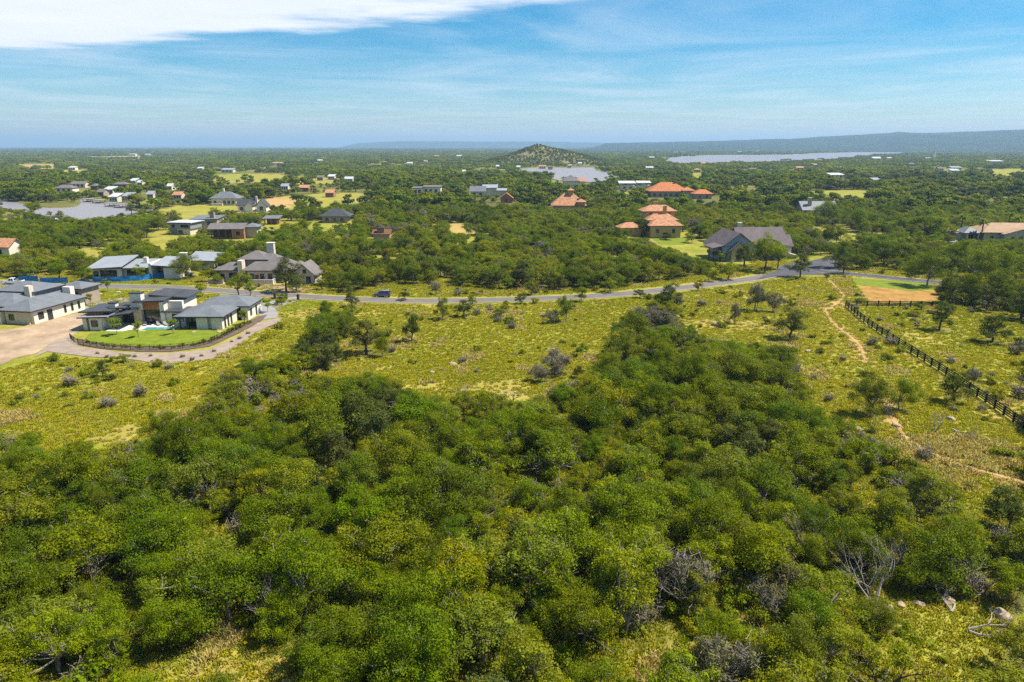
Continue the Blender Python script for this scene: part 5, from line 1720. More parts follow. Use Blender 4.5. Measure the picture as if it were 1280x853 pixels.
def cluster_mesh(seed, n, radius, leaf, per, mat, hgt=(4.0, 7.5), rad=(2.6, 4.6), flat=.8):
    """a clump of distant trees in one mesh"""
    rng = np.random.default_rng(seed)
    PP, NN, TT = [], [], []
    for k in range(n):
        a = rng.uniform(0, 6.28); r = radius * math.sqrt(rng.uniform())
        cx_, cy2 = r * math.cos(a), r * math.sin(a)
        H, Rc = rng.uniform(*hgt), rng.uniform(*rad)
        d = rng.normal(size=(per, 3)); d[:, 2] = np.abs(d[:, 2]) * 1.0 - .15
        d /= np.linalg.norm(d, axis=1)[:, None]
        w = rng.uniform(.7, 1.08, per)[:, None]
        P = np.array([cx_, cy2, H - Rc * flat]) + d * w * Rc * np.array([1, 1, flat])
        P[:, 2] = np.maximum(P[:, 2], .3)
        PP.append(P); NN.append(d + rng.normal(0, .4, (per, 3))); TT.append(np.clip(rng.uniform(0, .8) + rng.uniform(0, .3, per), 0, 1))
    return leaf_mesh('woodland_clump', np.concatenate(PP), np.concatenate(NN), leaf, np.concatenate(TT), mat, rng)

# ------------------------------------------------------------------ instanced mass vegetation (what nobody could count)
def scatter_object(name, label, cat, meshes, pts, rotz, scl, idx):
    """one object whose points carry copies of a few meshes"""
    col = bpy.data.collections.new(name + '_source')
    for i, parts in enumerate(meshes):
        if len(parts) == 1:
            col.objects.link(bpy.data.objects.new('%s_src_%03d' % (name, i), parts[0]))
        else:
            bm = bmesh.new()
            for p in parts:
                bm.from_mesh(p)
            # keep both materials: join by hand so material slots stay right
            bm.free()
            me = join_meshes('%s_mesh_%03d' % (name, i), parts)
            col.objects.link(bpy.data.objects.new('%s_src_%03d' % (name, i), me))
    me = bpy.data.meshes.new(name)
    n = len(pts)
    me.vertices.add(n)
    me.vertices.foreach_set('co', np.asarray(pts, np.float32).ravel())
    a = me.attributes.new('rz', 'FLOAT_VECTOR', 'POINT')
    rot = np.zeros((n, 3), np.float32); rot[:, 2] = rotz
    a.data.foreach_set('vector', rot.ravel())
    a = me.attributes.new('scl', 'FLOAT_VECTOR', 'POINT')
    a.data.foreach_set('vector', np.asarray(scl, np.float32).ravel())
    a = me.attributes.new('idx', 'INT', 'POINT')
    a.data.foreach_set('value', np.asarray(idx, np.int32))
    o = link(name, me)
    tag(o, label, cat, None, 'stuff')
    ng = bpy.data.node_groups.new(name + '_scatter', 'GeometryNodeTree')
    ng.interface.new_socket('Geometry', in_out='INPUT', socket_type='NodeSocketGeometry')
    ng.interface.new_socket('Geometry', in_out='OUTPUT', socket_type='NodeSocketGeometry')
    nn, ll = ng.nodes, ng.links
    gi, go = nn.new('NodeGroupInput'), nn.new('NodeGroupOutput')
    ci = nn.new('GeometryNodeCollectionInfo')
    ci.inputs['Collection'].default_value = col
    ci.inputs['Separate Children'].default_value = True
    ci.inputs['Reset Children'].default_value = True
    ip = nn.new('GeometryNodeInstanceOnPoints')
    ip.inputs['Pick Instance'].default_value = True

    def named(nm, tp):
        q = nn.new('GeometryNodeInputNamedAttribute')
        q.data_type = tp
        q.inputs['Name'].default_value = nm
        return q.outputs['Attribute']
    ll.new(gi.outputs[0], ip.inputs['Points'])
    ll.new(ci.outputs[0], ip.inputs['Instance'])
    ll.new(named('idx', 'INT'), ip.inputs['Instance Index'])
    er = nn.new('FunctionNodeEulerToRotation')
    ll.new(named('rz', 'FLOAT_VECTOR'), er.inputs[0])
    ll.new(er.outputs[0], ip.inputs['Rotation'])
    ll.new(named('scl', 'FLOAT_VECTOR'), ip.inputs['Scale'])
    ll.new(ip.outputs[0], go.inputs[0])
    md = o.modifiers.new('scatter', 'NODES')
    md.node_group = ng
    return o


def join_meshes(name, parts):
    V, LV, LS, MI, TT, mats = [], [], [], [], [], []
    vo = lo = 0
    for p in parts:
        nv, nl, nf = len(p.vertices), len(p.loops), len(p.polygons)
        co = np.empty(nv * 3, np.float32); p.vertices.foreach_get('co', co)
        lv = np.empty(nl, np.int32); p.loops.foreach_get('vertex_index', lv)
        ls = np.empty(nf, np.int32); p.polygons.foreach_get('loop_start', ls)
        tt = np.zeros(nv, np.float32)
        if 'tint' in p.attributes:
            p.attributes['tint'].data.foreach_get('value', tt)
        V.append(co); LV.append(lv + vo); LS.append(ls + lo); TT.append(tt)
        MI.append(np.full(nf, len(mats), np.int32)); mats.append(p.materials[0])
        vo += nv; lo += nl
    me = bpy.data.meshes.new(name)
    V, LV, LS, MI, TT = (np.concatenate(a) for a in (V, LV, LS, MI, TT))
    me.vertices.add(vo); me.loops.add(lo); me.polygons.add(len(LS))
    me.vertices.foreach_set('co', V); me.loops.foreach_set('vertex_index', LV); me.polygons.foreach_set('loop_start', LS)
    for m in mats:
        me.materials.append(m)
    me.polygons.foreach_set('material_index', MI)
    me.update(calc_edges=True)
    at = me.attributes.new('tint', 'FLOAT', 'POINT'); at.data.foreach_set('value', TT)
    return me


# ------------------------------------------------------------------ placing vegetation
ROAD_W = [(world_line(ROAD_PX), 5.0), (world_line([(1022, 339), (1060, 342.5), (1100, 346.5), (1165, 352.5), (1290, 362)]), 4.5)]
OFFROAD = [world_poly(p) for p in (
    [(945, 352), (957, 342), (970, 338), (975, 332), (1012, 325), (1034, 321), (1050, 324), (1060, 341), (1040, 346), (975, 349)],
    [(-40, 475), (-40, 350), (108, 385), (110, 402), (170, 410), (280, 410), (322, 380), (345, 385), (352, 403), (320, 417), (266, 450), (190, 454), (60, 446)],
    [(1062, 346), (1165, 354), (1176, 378), (1086, 380), (1070, 356)],
    [(815, 297), (862, 298), (940, 330), (915, 334), (880, 323), (855, 307), (825, 307)])]


def blocked(x, y, rad):
    """on a road, in a building, in a lake"""
    b = np.zeros(len(x), bool)
    for l_, w in ROAD_W:
        b |= dist_line(x, y, l_) < w + rad * .3
    for fx, fy, fr in FOOT:
        b |= np.hypot(x - fx, y - fy) < fr + rad * .5
    for p in LAKES_W.values():
        b |= inpoly(x, y, p)
    for p in OFFROAD:
        b |= inpoly(x, y, p)
    return b


def hides(x, y, z, h, rad, clear=True, vis=True, prob=1.0):
    """would this tree stand in front of open ground or of a building that the photograph shows?"""
    b = np.zeros(len(x), bool)
    for dx, hz_ in ((0, .05), (0, .97), (-.7, .62), (.7, .62), (-.5, .85), (.5, .85)):
        px, py = proj(x + dx * rad, y, z + h * hz_)
        if clear:
            b |= anypoly(px, py, CLEAR) & (np.hypot(x, y) < 420)
        if vis:
            for x0, y0, x1, y1, yd in VIS:
                b |= (px > x0) & (px < x1) & (py > y0) & (py < y1 - (y1 - y0) * .06) & (y < yd + 3)
            if dx == 0:
                for p_, s_ in FIELDS:
                    b |= inpoly(px, py, p_) & (RNG.uniform(0, 1, len(x)) < .8)
    return b


def lake_view(x, y, z, h):
    px, py = proj(x, y, z + h * .9)
    b = np.zeros(len(x), bool)
    for k, p in LAKES.items():
        b |= inpoly(px, py, [(a, c - .3) for a, c in p]) & (RNG.uniform(0, 1, len(x)) < .94)
    return b


def jitter_grid(y0, y1, step, margin=12.0, spread=.80):
    X, Y = np.meshgrid(np.arange(-spread * y1 - margin, spread * y1 + margin, step), np.arange(y0, y1, step))
    X = X.ravel() + RNG.uniform(-.5, .5, X.size) * step; Y = Y.ravel() + RNG.uniform(-.5, .5, Y.size) * step
    k = np.abs(X) < spread * Y + margin
    return X[k], Y[k]


def infield(x, y):
    wob = (fbm(x / 14, y / 14, 21, 3) - 0.5) * 14 * np.clip(np.hypot(x, y) / 300, 0.2, 3)
    b = np.zeros(len(x), bool)
    for p, s in FIELDS_W:
        b |= inpoly(x + wob, y + wob, p)
    return b


def put_tree(kind, x, y, hgt, rad, name, label, cat, group=None, variant=None, rz=None):
    L = KINDS[kind]
    crown, trunk, R0, H0 = L[random.randrange(len(L)) if variant is None else variant % len(L)]
    t = thing(name, label, cat, (x, y, hz(x, y) - .05), random.uniform(0, 6.28) if rz is None else rz, group)
    t.scale = (rad / R0, rad / R0, hgt / H0)
    link('trunk' if cat == 'tree' else 'stem', trunk, t)
    link('crown' if cat == 'tree' else 'foliage', crown, t)
    return t


# ---- trees that stand apart: (x, base y, height m, radius m, kind, name, label)
SOLO = [
    (987, 424, 7.0, 3.9, 'juniper', 'live_oak', 'lone grey green oak in the field left of the dirt trail'),
    (1088, 522, 6.6, 3.6, 'oak', 'live_oak', 'broad dark oak standing over the trail between field and paddock fence'),
    (1122, 514, 5.6, 3.2, 'oak', 'live_oak', 'smaller oak touching the broad dark oak beside the trail'),
    (1192, 503, 5.2, 2.8, 'juniper', 'live_oak', 'small oak leaning against the black paddock fence'),
    (1216, 482, 3.0, 1.8, 'thicket', 'thorn_shrub', 'grey thorny shrub behind the small oak at the paddock fence'),
    (1240, 428, 6.2, 3.6, 'juniper', 'live_oak', 'round oak alone in the paddock grass'),
    (1174, 413, 7.2, 3.3, 'juniper', 'live_oak', 'upright oak at the end of the short fence run'),
    (1159, 358, 10.5, 6.4, 'oak', 'live_oak', 'tall spreading oak shading the red soil patch'),
    (1000, 347, 8.0, 4.1, 'juniper', 'live_oak', 'dark round headed oak on the grass edge of the turning circle'),
    (1043, 336, 9.5, 6.0, 'oak', 'live_oak', 'wide oak on the far side of the turning circle'),
    (1054, 342, 6.0, 3.4, 'juniper', 'live_oak', 'small oak leaning out beside the wide oak at the lane'),
    (1104, 332, 10.5, 6.2, 'oak', 'live_oak', 'dense domed oak behind the asphalt lane'),
    (1128, 333, 9.5, 5.0, 'oak', 'live_oak', 'open oak with visible trunk behind the asphalt lane'),
    (956, 340, 13.0, 5.6, 'bright', 'shade_tree', 'tall bright green tree in front of the plum roofed house'),
    (972, 336, 10.0, 4.0, 'bright', 'shade_tree', 'bright green tree at the right corner of the plum roofed house'),
    (910, 350, 5.6, 3.6, 'bright', 'ornamental_tree', 'small lime green rounded tree at the roadside bend'),
    (930, 333, 8.0, 4.6, 'juniper', 'live_oak', 'grey green oak below the gables of the plum roofed house'),
    (944, 388, 7.0, 3.0, 'thicket', 'thorn_tree', 'upright grey thorny tree in the field below the road'),
    (966, 390, 5.6, 2.6, 'thicket', 'thorn_tree', 'sparse grey thorn tree beside the upright one'),
    (918, 404, 4.8, 1.6, 'thicket', 'thorn_tree', 'thin grey thorn tree left of the field'),
    (1262, 664, 5.4, 2.9, 'juniper', 'live_oak', 'small dark oak in the grass below the lower trail'),
    (458, 443, 8.0, 4.2, 'juniper', 'live_oak', 'spreading grey green oak on the left of the open plot'),
    (478, 446, 5.0, 2.0, 'oak', 'live_oak', 'small green oak in front of the spreading oak on the plot'),
    (515, 428, 6.6, 2.2, 'juniper', 'live_oak', 'narrow two tiered oak in the open plot'),
    (553, 400, 5.6, 2.4, 'mesquite', 'mesquite_tree', 'thin mesquite with a bare trunk near the road'),
    (580, 397, 4.6, 2.8, 'juniper', 'mesquite_tree', 'low wide mesquite beside the thin one near the road'),
    (625, 398, 2.8, 1.7, 'oak', 'live_oak', 'dwarf dark oak in the grass of the open plot'),
    (707, 402, 6.6, 2.5, 'mesquite', 'mesquite_tree', 'slender mesquite at the roadside end of the open plot'),
    (690, 404, 3.6, 2.2, 'thicket', 'thorn_shrub', 'grey brush at the foot of the slender mesquite'),
    (726, 377, 4.4, 2.4, 'mesquite', 'mesquite_tree', 'small mesquite on the road verge above the plot'),
    (505, 376, 3.6, 1.8, 'juniper', 'roadside_shrub', 'round shrub between the road and the dark car'),
    (763, 366, 4.0, 2.6, 'bright', 'roadside_shrub', 'yellow green shrub on the verge above the plot'),
    (694, 468, 3.6, 3.6, 'thicket', 'thorn_thicket', 'grey twiggy thicket in the middle of the open plot'),
    (676, 478, 3.0, 2.4, 'thicket', 'thorn_thicket', 'low grey twiggy thicket at the lower edge of the plot'),
    (722, 472, 2.6, 1.3, 'juniper', 'juniper', 'small dark juniper beside the grey thicket on the plot'),
    (400, 434, 7.6, 4.2, 'oak', 'live_oak', 'dark oak on the slope left of the open plot'),
    (408, 400, 5.4, 2.4, 'oak', 'live_oak', 'round oak at the top of the meadow near the road'),
    (440, 384, 4.4, 2.2, 'juniper', 'live_oak', 'small oak where the road meets the plot corner'),
    (358, 365, 10.0, 4.6, 'juniper', 'live_oak', 'tall dark oak in front of the taupe house right wing'),
    (370, 366, 6.0, 2.4, 'mesquite', 'mesquite_tree', 'small open tree beside the tall dark oak at the forecourt'),
    (299, 372, 7.6, 3.8, 'bright', 'shade_tree', 'fresh green tree on a bent trunk across the road from the taupe house'),
    (313, 377, 5.6, 1.9, 'young', 'young_tree', 'slim young tree beside the fresh green tree at the road'),
    (253, 371, 3.8, 2.0, 'young', 'young_tree', 'little tree on the verge above the pool house roof'),
    (146.5, 419.5, 4.6, 1.6, 'young', 'young_tree', 'young yellow green tree at the left end of the mown lawn'),
    (173.4, 422.5, 4.3, 1.3, 'young', 'young_tree', 'young thin tree in the middle of the mown lawn'),
    (216.8, 419, 4.3, 1.2, 'young', 'young_tree', 'young slim tree by the pool on the mown lawn'),
    (305.5, 406, 4.0, 1.2, 'young', 'young_tree', 'young dark green tree at the right wall of the pool house'),
    (335, 391, 4.0, 1.5, 'young', 'young_tree', 'young leafy tree on the driveway side of the pool house'),
    (352, 381, 3.6, 1.6, 'young', 'young_tree', 'young tree on the little lawn beside the driveway'),
    (113, 382, 3.6, 1.1, 'young', 'young_tree', 'thin young tree between the driveway and the slate house'),
    (135, 365, 4.0, 1.4, 'young', 'young_tree', 'young tree on the lawn opposite the blue screen'),
    (86, 375, 5.2, 2.6, 'juniper', 'live_oak', 'small dark oak behind the slate roofed house'),
    (97, 377, 3.4, 2.2, 'juniper', 'live_oak', 'rounded dark shrub oak by the small oak on the lawn'),
    (235, 348, 8.6, 5.0, 'oak', 'live_oak', 'broad oak hiding the end of the white modern house'),
    (176, 350, 4.6, 2.6, 'bright', 'ornamental_tree', 'round green tree before the white modern house terrace'),
    (103, 353, 5.6, 3.4, 'oak', 'live_oak', 'green oak standing behind the black pickup'),
    (262, 352, 4.2, 3.2, 'bright', 'ornamental_tree', 'lime green round tree beside the taupe house forecourt'),
    (272, 355, 3.0, 2.2, 'bright', 'ornamental_tree', 'low lime green shrub tree by the forecourt wall'),
    (204, 549, 4.6, 2.7, 'oak', 'live_oak', 'dark round oak at the foot of the left meadow'),
    (129, 471, 3.2, 1.6, 'juniper', 'live_oak', 'small ragged oak in the left meadow'),
    (157, 453, 1.9, 1.5, 'bright', 'roadside_shrub', 'bright green bush below the gravel path'),
    (197, 459, 1.5, 1.4, 'bright', 'roadside_shrub', 'squat bright green bush at the edge of the gravel path'),
    (775, 305, 8.0, 5.0, 'oak', 'live_oak', 'full oak below the gold stucco villa'),
    (805, 296, 9.0, 4.4, 'juniper', 'live_oak', 'dark oak at the left corner of the gold stucco villa'),
    (832, 300, 3.4, 3.4, 'juniper', 'live_oak', 'low dark shrub oak on the gold villa lawn'),
    (865, 304, 4.2, 3.2, 'oak', 'live_oak', 'clipped dark round tree beside the gold villa lawn'),
    (900, 327, 4.0, 2.6, 'bright', 'ornamental_tree', 'small yellow green tree on the sloping lawn'),
    (1034, 280, 14.0, 8.5, 'oak', 'live_oak', 'broad oak hiding the slate roofed house'),
    (1078, 290, 12.0, 9.5, 'oak', 'live_oak', 'largest domed oak beyond the turning circle'),
    (1216, 352, 10.5, 6.8, 'oak', 'live_oak', 'wide oak behind the upright oak at the fence end'),
    (1264, 356, 11.0, 7.2, 'oak', 'live_oak', 'wide oak above the paddock beside the lane'),
    (1236, 376, 8.6, 5.8, 'oak', 'live_oak', 'full oak at the upper rim of the paddock'),
    (1196, 338, 10.0, 6.0, 'mesquite', 'mesquite_tree', 'light green tree behind the tall spreading oak'),
    (1276, 398, 7.6, 4.6, 'juniper', 'live_oak', 'grey green oak over the paddock grass'),
    (590, 380, 2.6, 1.9, 'mesquite', 'roadside_shrub', 'feathery shrub overlapping the road above the low mesquite'),
    (650, 380, 3.0, 1.8, 'juniper', 'roadside_shrub', 'dark shrub on the near verge at the middle of the road'),
    (664, 369, 4.6, 2.6, 'mesquite', 'roadside_shrub', 'light shrub on the far verge at the middle of the road'),
    (800, 373, 2.8, 1.9, 'juniper', 'roadside_shrub', 'grey green shrub where the road starts to rise'),
    (838, 379, 5.4, 3.2, 'juniper', 'live_oak', 'grey oak beside the road at the plot corner'),
    (872, 364, 3.0, 1.8, 'mesquite', 'roadside_shrub', 'pale shrub on the road verge before the bend'),
    (886, 352, 4.2, 2.6, 'oak', 'roadside_shrub', 'dark shrub behind the road before the bend'),
    (700, 362, 4.4, 2.8, 'juniper', 'roadside_shrub', 'dark round shrub on the far verge below the bare trees'),
    (545, 368, 3.4, 2.2, 'thicket', 'roadside_shrub', 'grey shrub on the far verge right of the dark car'),
    (1160, 303, 13.0, 8.5, 'bright', 'shade_tree', 'huge bright green tree left of the sage house'),
    (1180, 303, 10.0, 5.0, 'bright', 'shade_tree', 'bright green tree touching the sage house porch'),
]
SOLO_XY = []
for (px, py, hh_, rr, kd, nm, lb) in SOLO:
    p = un(px, py)
    SOLO_XY.append((p.x, p.y, rr))
    put_tree(kd, p.x, p.y, hh_, rr, nm, lb, 'tree' if hh_ > 2.0 else 'bush')

# palms beside the sage house
def palm(px, py, H, lab):
    p = un(px, py)
    t = thing('palm_tree', lab, 'palm', (p.x, p.y, p.z))
    m = MB()
    for k in range(6):
        m.tube((.05 * math.sin(k), 0, H * k / 6), (.05 * math.sin(k + 1), 0, H * (k + 1) / 6), .34 - .02 * k, .31 - .02 * k, 8)
    m.build('trunk', 'bark', t)
    rng = np.random.default_rng(int(px))
    for k in range(26):
        a = 6.283 * k / 26 * 2.4; el = rng.uniform(-.5, 1.1)
        V, F = [], []
        n = 8
        for i in range(n + 1):
            s = i / n
            r = 2.6 * s * math.cos(el * (1 - .3 * s)); z = H + 2.6 * s * math.sin(el) - 1.4 * s * s
            w = .42 * math.sin(math.pi * min(1, s * .9 + .1)) + .02
            for sd in (-1, 0, 1):
                V.append((r * math.cos(a) - sd * w * math.sin(a), r * math.sin(a) + sd * w * math.cos(a), z - abs(sd) * w * .35))
        for i in range(n):
            F += [(i * 3, i * 3 + 1, i * 3 + 4, i * 3 + 3), (i * 3 + 1, i * 3 + 2, i * 3 + 5, i * 3 + 4)]
        link('frond', mesh_from('frond', V, F, ('leaf_bright',)), t)


palm(1225, 304, 9.6, 'fan palm with clear trunk in front of the sage house porch')
palm(1199, 300, 10.5, 'fan palm rising left of the sage house roof')
palm(1258, 296, 10.0, 'full headed fan palm behind the tan roof')
palm(1270, 296, 9.0, 'lower fan palm beside the full headed one behind the tan roof')

# ---- bare trees
DEAD = [(1092, 757, 6.6, 1.0, 'bare grey tree with a dense fan of twigs beside the rocky clearing', 1),
        (46, 708, 5.8, 1.0, 'bleached bare tree sticking out of the left thicket', 2), (120, 735, 5.6, .8, 'leaning bleached snag in the left thicket', 3),
        (505, 672, 6.4, .8, 'bare branched snag above the middle thicket', 4), (262, 640, 5.8, .7, 'thin bleached snag in the upper left thicket', 5),
        (690, 742, 6.0, .9, 'grey dead crown among the middle mesquites', 6), (880, 500, 6.8, .8, 'pale dead tree among the oaks right of the plot', 7),
        (962, 568, 5.4, 1.0, 'grey leafless tree at the thicket edge by the field', 8), (1170, 540, 3.6, 1.0, 'small bare thorn tree beside the lower trail', 9),
        (582, 500, 3.2, 1.3, 'low leafless grey tree below the open plot', 10), (640, 502, 3.0, 1.2, 'leafless grey bush tree at the lower plot edge', 11),
        (400, 540, 6.6, .9, 'white dead branches on the dark oak slope', 12), (985, 690, 6.4, .8, 'grey snag among the right hand thicket', 13),
        (340, 792, 5.6, .8, 'grey bare tree at the lower left grass gap', 14), (860, 770, 5.4, .9, 'dead grey tree beside the small central gap', 15),
        (748, 352, 7.0, 1.2, 'pale grey leafless tree above the road', 16), (778, 353, 6.4, 1.0, 'grey bare tree beside the roadside woods', 17),
        (600, 352, 6.4, 1.3, 'pinkish grey leafless tree in the roadside woods', 18), (655, 345, 6.0, 1.1, 'bare grey tree in the woods above the road', 19)]
for (px, py, H, wd, lb, sd) in DEAD:
    p = un(px, py)
    t = thing('dead_tree', lb, 'tree', (p.x, p.y, p.z), sd)
    big = sd == 1
    link('branches', dead_mesh(200 + sd, H, .55 if not big else .42, 5 if big else 4, 'dead_wood', .10, 5 if big else 3), t)
    t.scale = (wd, wd, 1)
# half-leafed mesquite with dark limbs at the bottom of the picture
p = un(1108, 862)
t = thing('mesquite_tree', 'open dark limbed mesquite with few leaves at the rocky clearing', 'tree', (p.x, p.y, p.z), 1.1)
link('trunk', dead_mesh(301, 5.2, .85, 3, 'bark', .16, 3, .5), t)
rng = np.random.default_rng(77)
P_, N_, T_, _, _ = crown_points(rng, 2.6, 4.8, 1.6, 26, 1100, (.12, .2), loose=.4)
link('crown', leaf_mesh('crown', P_, N_, .17, T_, 'leaf_mesquite', rng, 1.4), t)
SOLO_XY.append((p.x, p.y, 2.2))
VIS.append((1076, 765, 1150, 850, un(1108, 862).y - 1.0))
VIS.append((1060, 672, 1126, 752, un(1092, 757).y - 1.0))
VIS.append((28, 668, 66, 700, un(46, 708).y - 1.0))
VIS.append((1140, 735, 1262, 775, un(1200, 775).y - 1.0))
for i, (px, py, rz, lb) in enumerate(((1215, 792, 1.2, 'grey fallen tree lying across the rocky clearing'), (1190, 765, 2.6, 'tangle of fallen grey branches beside the boulders'),
                                      (1195, 540, .4, 'fallen grey trunk in the grass by the lower trail'))):
    p = un(px, py)
    t = thing('fallen_tree', lb, 'tree', (p.x, p.y, p.z + .35), rz)
    t.rotation_euler = (R(80), 0, rz)
    link('branches', dead_mesh(400 + i, 4.6, .7, 4, 'dead_wood', .11, 3), t)

# ---- rocks
def rock_mesh(seed):
    bm = bmesh.new()
    bmesh.ops.create_icosphere(bm, subdivisions=3, radius=1.0)
    rng = np.random.default_rng(seed)
    ax = [Vector(rng.normal(size=3).tolist()).normalized() for _ in range(9)]
    lim = rng.uniform(.55, .95, 9)
    for v in bm.verts:
        for a, l_ in zip(ax, lim):
            d = v.co.dot(a)
            if d > l_:
                v.co -= a * (d - l_) * .92
        n = Vector(v.co)
        v.co *= 1 + .06 * math.sin(n.x * 7 + seed) * math.cos(n.y * 6 - n.z * 5)
    me = bpy.data.meshes.new('rock')
    bm.to_mesh(me); bm.free()
    me.materials.append(MATS['rock'])
    return me


ROCKS = [rock_mesh(s) for s in range(4)]
for i, (px, py, s, lb) in enumerate(((1074, 538, .65, 'pale boulder at the thicket edge below the field'), (1096, 760, .5, 'small boulder at the foot of the bare grey tree'),
        (1109, 762, .55, 'flat pale boulder right of the bare grey tree'), (1126, 757, .4, 'low boulder in the line of stones at the clearing'),
        (1149, 756, .4, 'small round stone at the clearing rim'), (1182, 752, .75, 'tan boulder beside the fallen branches'), (1254, 770, .8, 'tan boulder half hidden by the fallen tree'),
        (678, 395, .7, 'bare pale rock mound in the open plot'), (566, 456, .7, 'orange rock heap in the lower plot'), (540, 466, .5, 'pale flat rock beside the orange heap'),
        (1188, 525, .7, 'flat rock slab below the small oak at the fence'), (1120, 533, .6, 'pale stone on the lower trail edge'), (895, 407, 1.0, 'pale rock outcrop in the brush right of the plot'),
        (905, 428, .9, 'tan rock outcrop above the right hand oaks'), (970, 405, .7, 'pale boulder below the grey thorn trees'), (1010, 440, .6, 'small pale boulder right of the lone oak'),
        (148, 366.5, .8, 'pale landscape boulder on the lawn opposite the blue screen'), (125, 368, .6, 'smaller landscape boulder on the roadside lawn'),
        (242, 415.6, .6, 'pale boulder on the bed at the porch'), (274, 416, .5, 'pale boulder on the bed by the right wing'))):
    p = un(px, py)
    o = link('boulder', ROCKS[i % 4], None, (p.x, p.y, p.z + s * .15))
    o.scale = (s * random.uniform(.9, 1.5), s, s * random.uniform(.5, .75)); o.rotation_euler = (0, 0, random.uniform(0, 6))
    tag(o, lb, 'rock')

# ---- hedge plants along the lawn fence
bed = smooth_line(world_line([(108, 429), (135, 433), (175, 435.5), (215, 435.3), (248, 431), (272, 424), (284, 417), (300, 410), (316, 402)]), .55)
for i, (x, y) in enumerate(bed):
    if random.random() < .55 + .35 * (i > len(bed) * .5):
        s = random.uniform(.4, .75)
        put_tree(random.choice(['bush', 'bush', 'bush_light']), x + random.uniform(-.4, .4), y + random.uniform(-.4, .4), s * (1.4 if i > len(bed) * .55 else 1.0), s * .8, 'hedge_plant',
                 'small dark green plant in the mulch bed along the iron fence', 'plant', 'plants in the mulch bed along the iron fence')
for i, (px, py, s) in enumerate(((122, 443, .4), (134, 447, .45), (168, 447, .45), (188, 446, .4), (228, 447, .5), (240, 451, .55), (252, 446, .4), (268, 440, .45), (290, 428, .4), (300, 424, .5), (310, 418, .5))):
    p = un(px, py)
    put_tree('bush_grey', p.x, p.y, s * 1.2, s, 'gravel_plant', 'small dry tussock growing in the pinkish gravel', 'plant', 'tussocks in the gravel path')

# ---- forest of the foreground
sx = np.array([a[0] for a in SOLO_XY]); sy = np.array([a[1] for a in SOLO_XY]); sr = np.array([a[2] for a in SOLO_XY])
x, y = jitter_grid(36, 430, 3.9)
n = len(x)
kn = fbm(x / 26, y / 26, 61, 3); k2 = fbm(x / 18 + 9, y / 18, 67, 3); u = RNG.uniform(0, 1, n)
kind = np.full(n, 'oak', dtype=object)
kind[(kn > .56) | (u < .12)] = 'mesquite'
kind[(k2 > .66) & (u > .35)] = 'juniper'
kind[(k2 < .36) & (u > .45)] = 'thicket'
kind[(u > .945)] = 'bright'
kind[(kind == 'thicket') & (y < 135) & (RNG.uniform(0, 1, n) < .6)] = 'mesquite'
big = RNG.uniform(0, 1, n) ** 1.5
rad = 2.2 + 2.6 * big * RNG.uniform(.75, 1.1, n); hgt = 3.8 + 4.4 * big * RNG.uniform(.6, 1.2, n)
sm = kind == 'thicket'; rad[sm] *= .85; hgt[sm] *= .75
sm = kind == 'mesquite'; hgt[sm] *= .9
sm = kind == 'juniper'; rad[sm] *= .85
z = height(x, y)
hid = hides(x, y, z, hgt, rad)
for f_ in (.78, .6, .42):                       # where a tall tree would hide open ground, a smaller one grows
    q = np.where(hid)[0]
    still = hides(x[q], y[q], z[q], hgt[q] * f_, rad[q] * (.35 + .65 * f_))
    ok = q[~still]
    hgt[ok] *= f_; rad[ok] *= .35 + .65 * f_
    hid[ok] = False
bad = blocked(x, y, rad) | hid | lake_view(x, y, z, hgt)
near_solo = np.zeros(n, bool)
for a, b, c in SOLO_XY:
    near_solo |= np.hypot(x - a, y - b) < c * .8 + rad * .55
bad |= near_solo | infield(x, y)
gap = (fbm(x / 18, y / 18, 81, 3) > np.where((y > 215) & (x < -70), .54, np.where(y > 190, .60, .67))) & (y > 60)
bad |= gap & (u < .8)
x, y, z, rad, hgt, kind = (a[~bad] for a in (x, y, z, rad, hgt, kind))
# which ground lies under crowns: shaded litter there, grass elsewhere
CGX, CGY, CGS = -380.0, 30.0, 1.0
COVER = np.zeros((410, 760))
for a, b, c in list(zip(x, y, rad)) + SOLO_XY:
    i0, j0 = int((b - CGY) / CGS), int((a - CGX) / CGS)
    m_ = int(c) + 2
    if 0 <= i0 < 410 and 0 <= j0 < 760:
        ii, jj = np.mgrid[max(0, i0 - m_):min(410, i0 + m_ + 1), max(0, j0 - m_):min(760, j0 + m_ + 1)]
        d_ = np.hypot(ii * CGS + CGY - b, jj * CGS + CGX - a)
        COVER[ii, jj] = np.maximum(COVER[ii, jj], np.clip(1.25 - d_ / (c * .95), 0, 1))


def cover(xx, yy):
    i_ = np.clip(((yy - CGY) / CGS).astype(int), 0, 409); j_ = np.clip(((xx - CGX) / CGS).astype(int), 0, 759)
    return COVER[i_, j_]


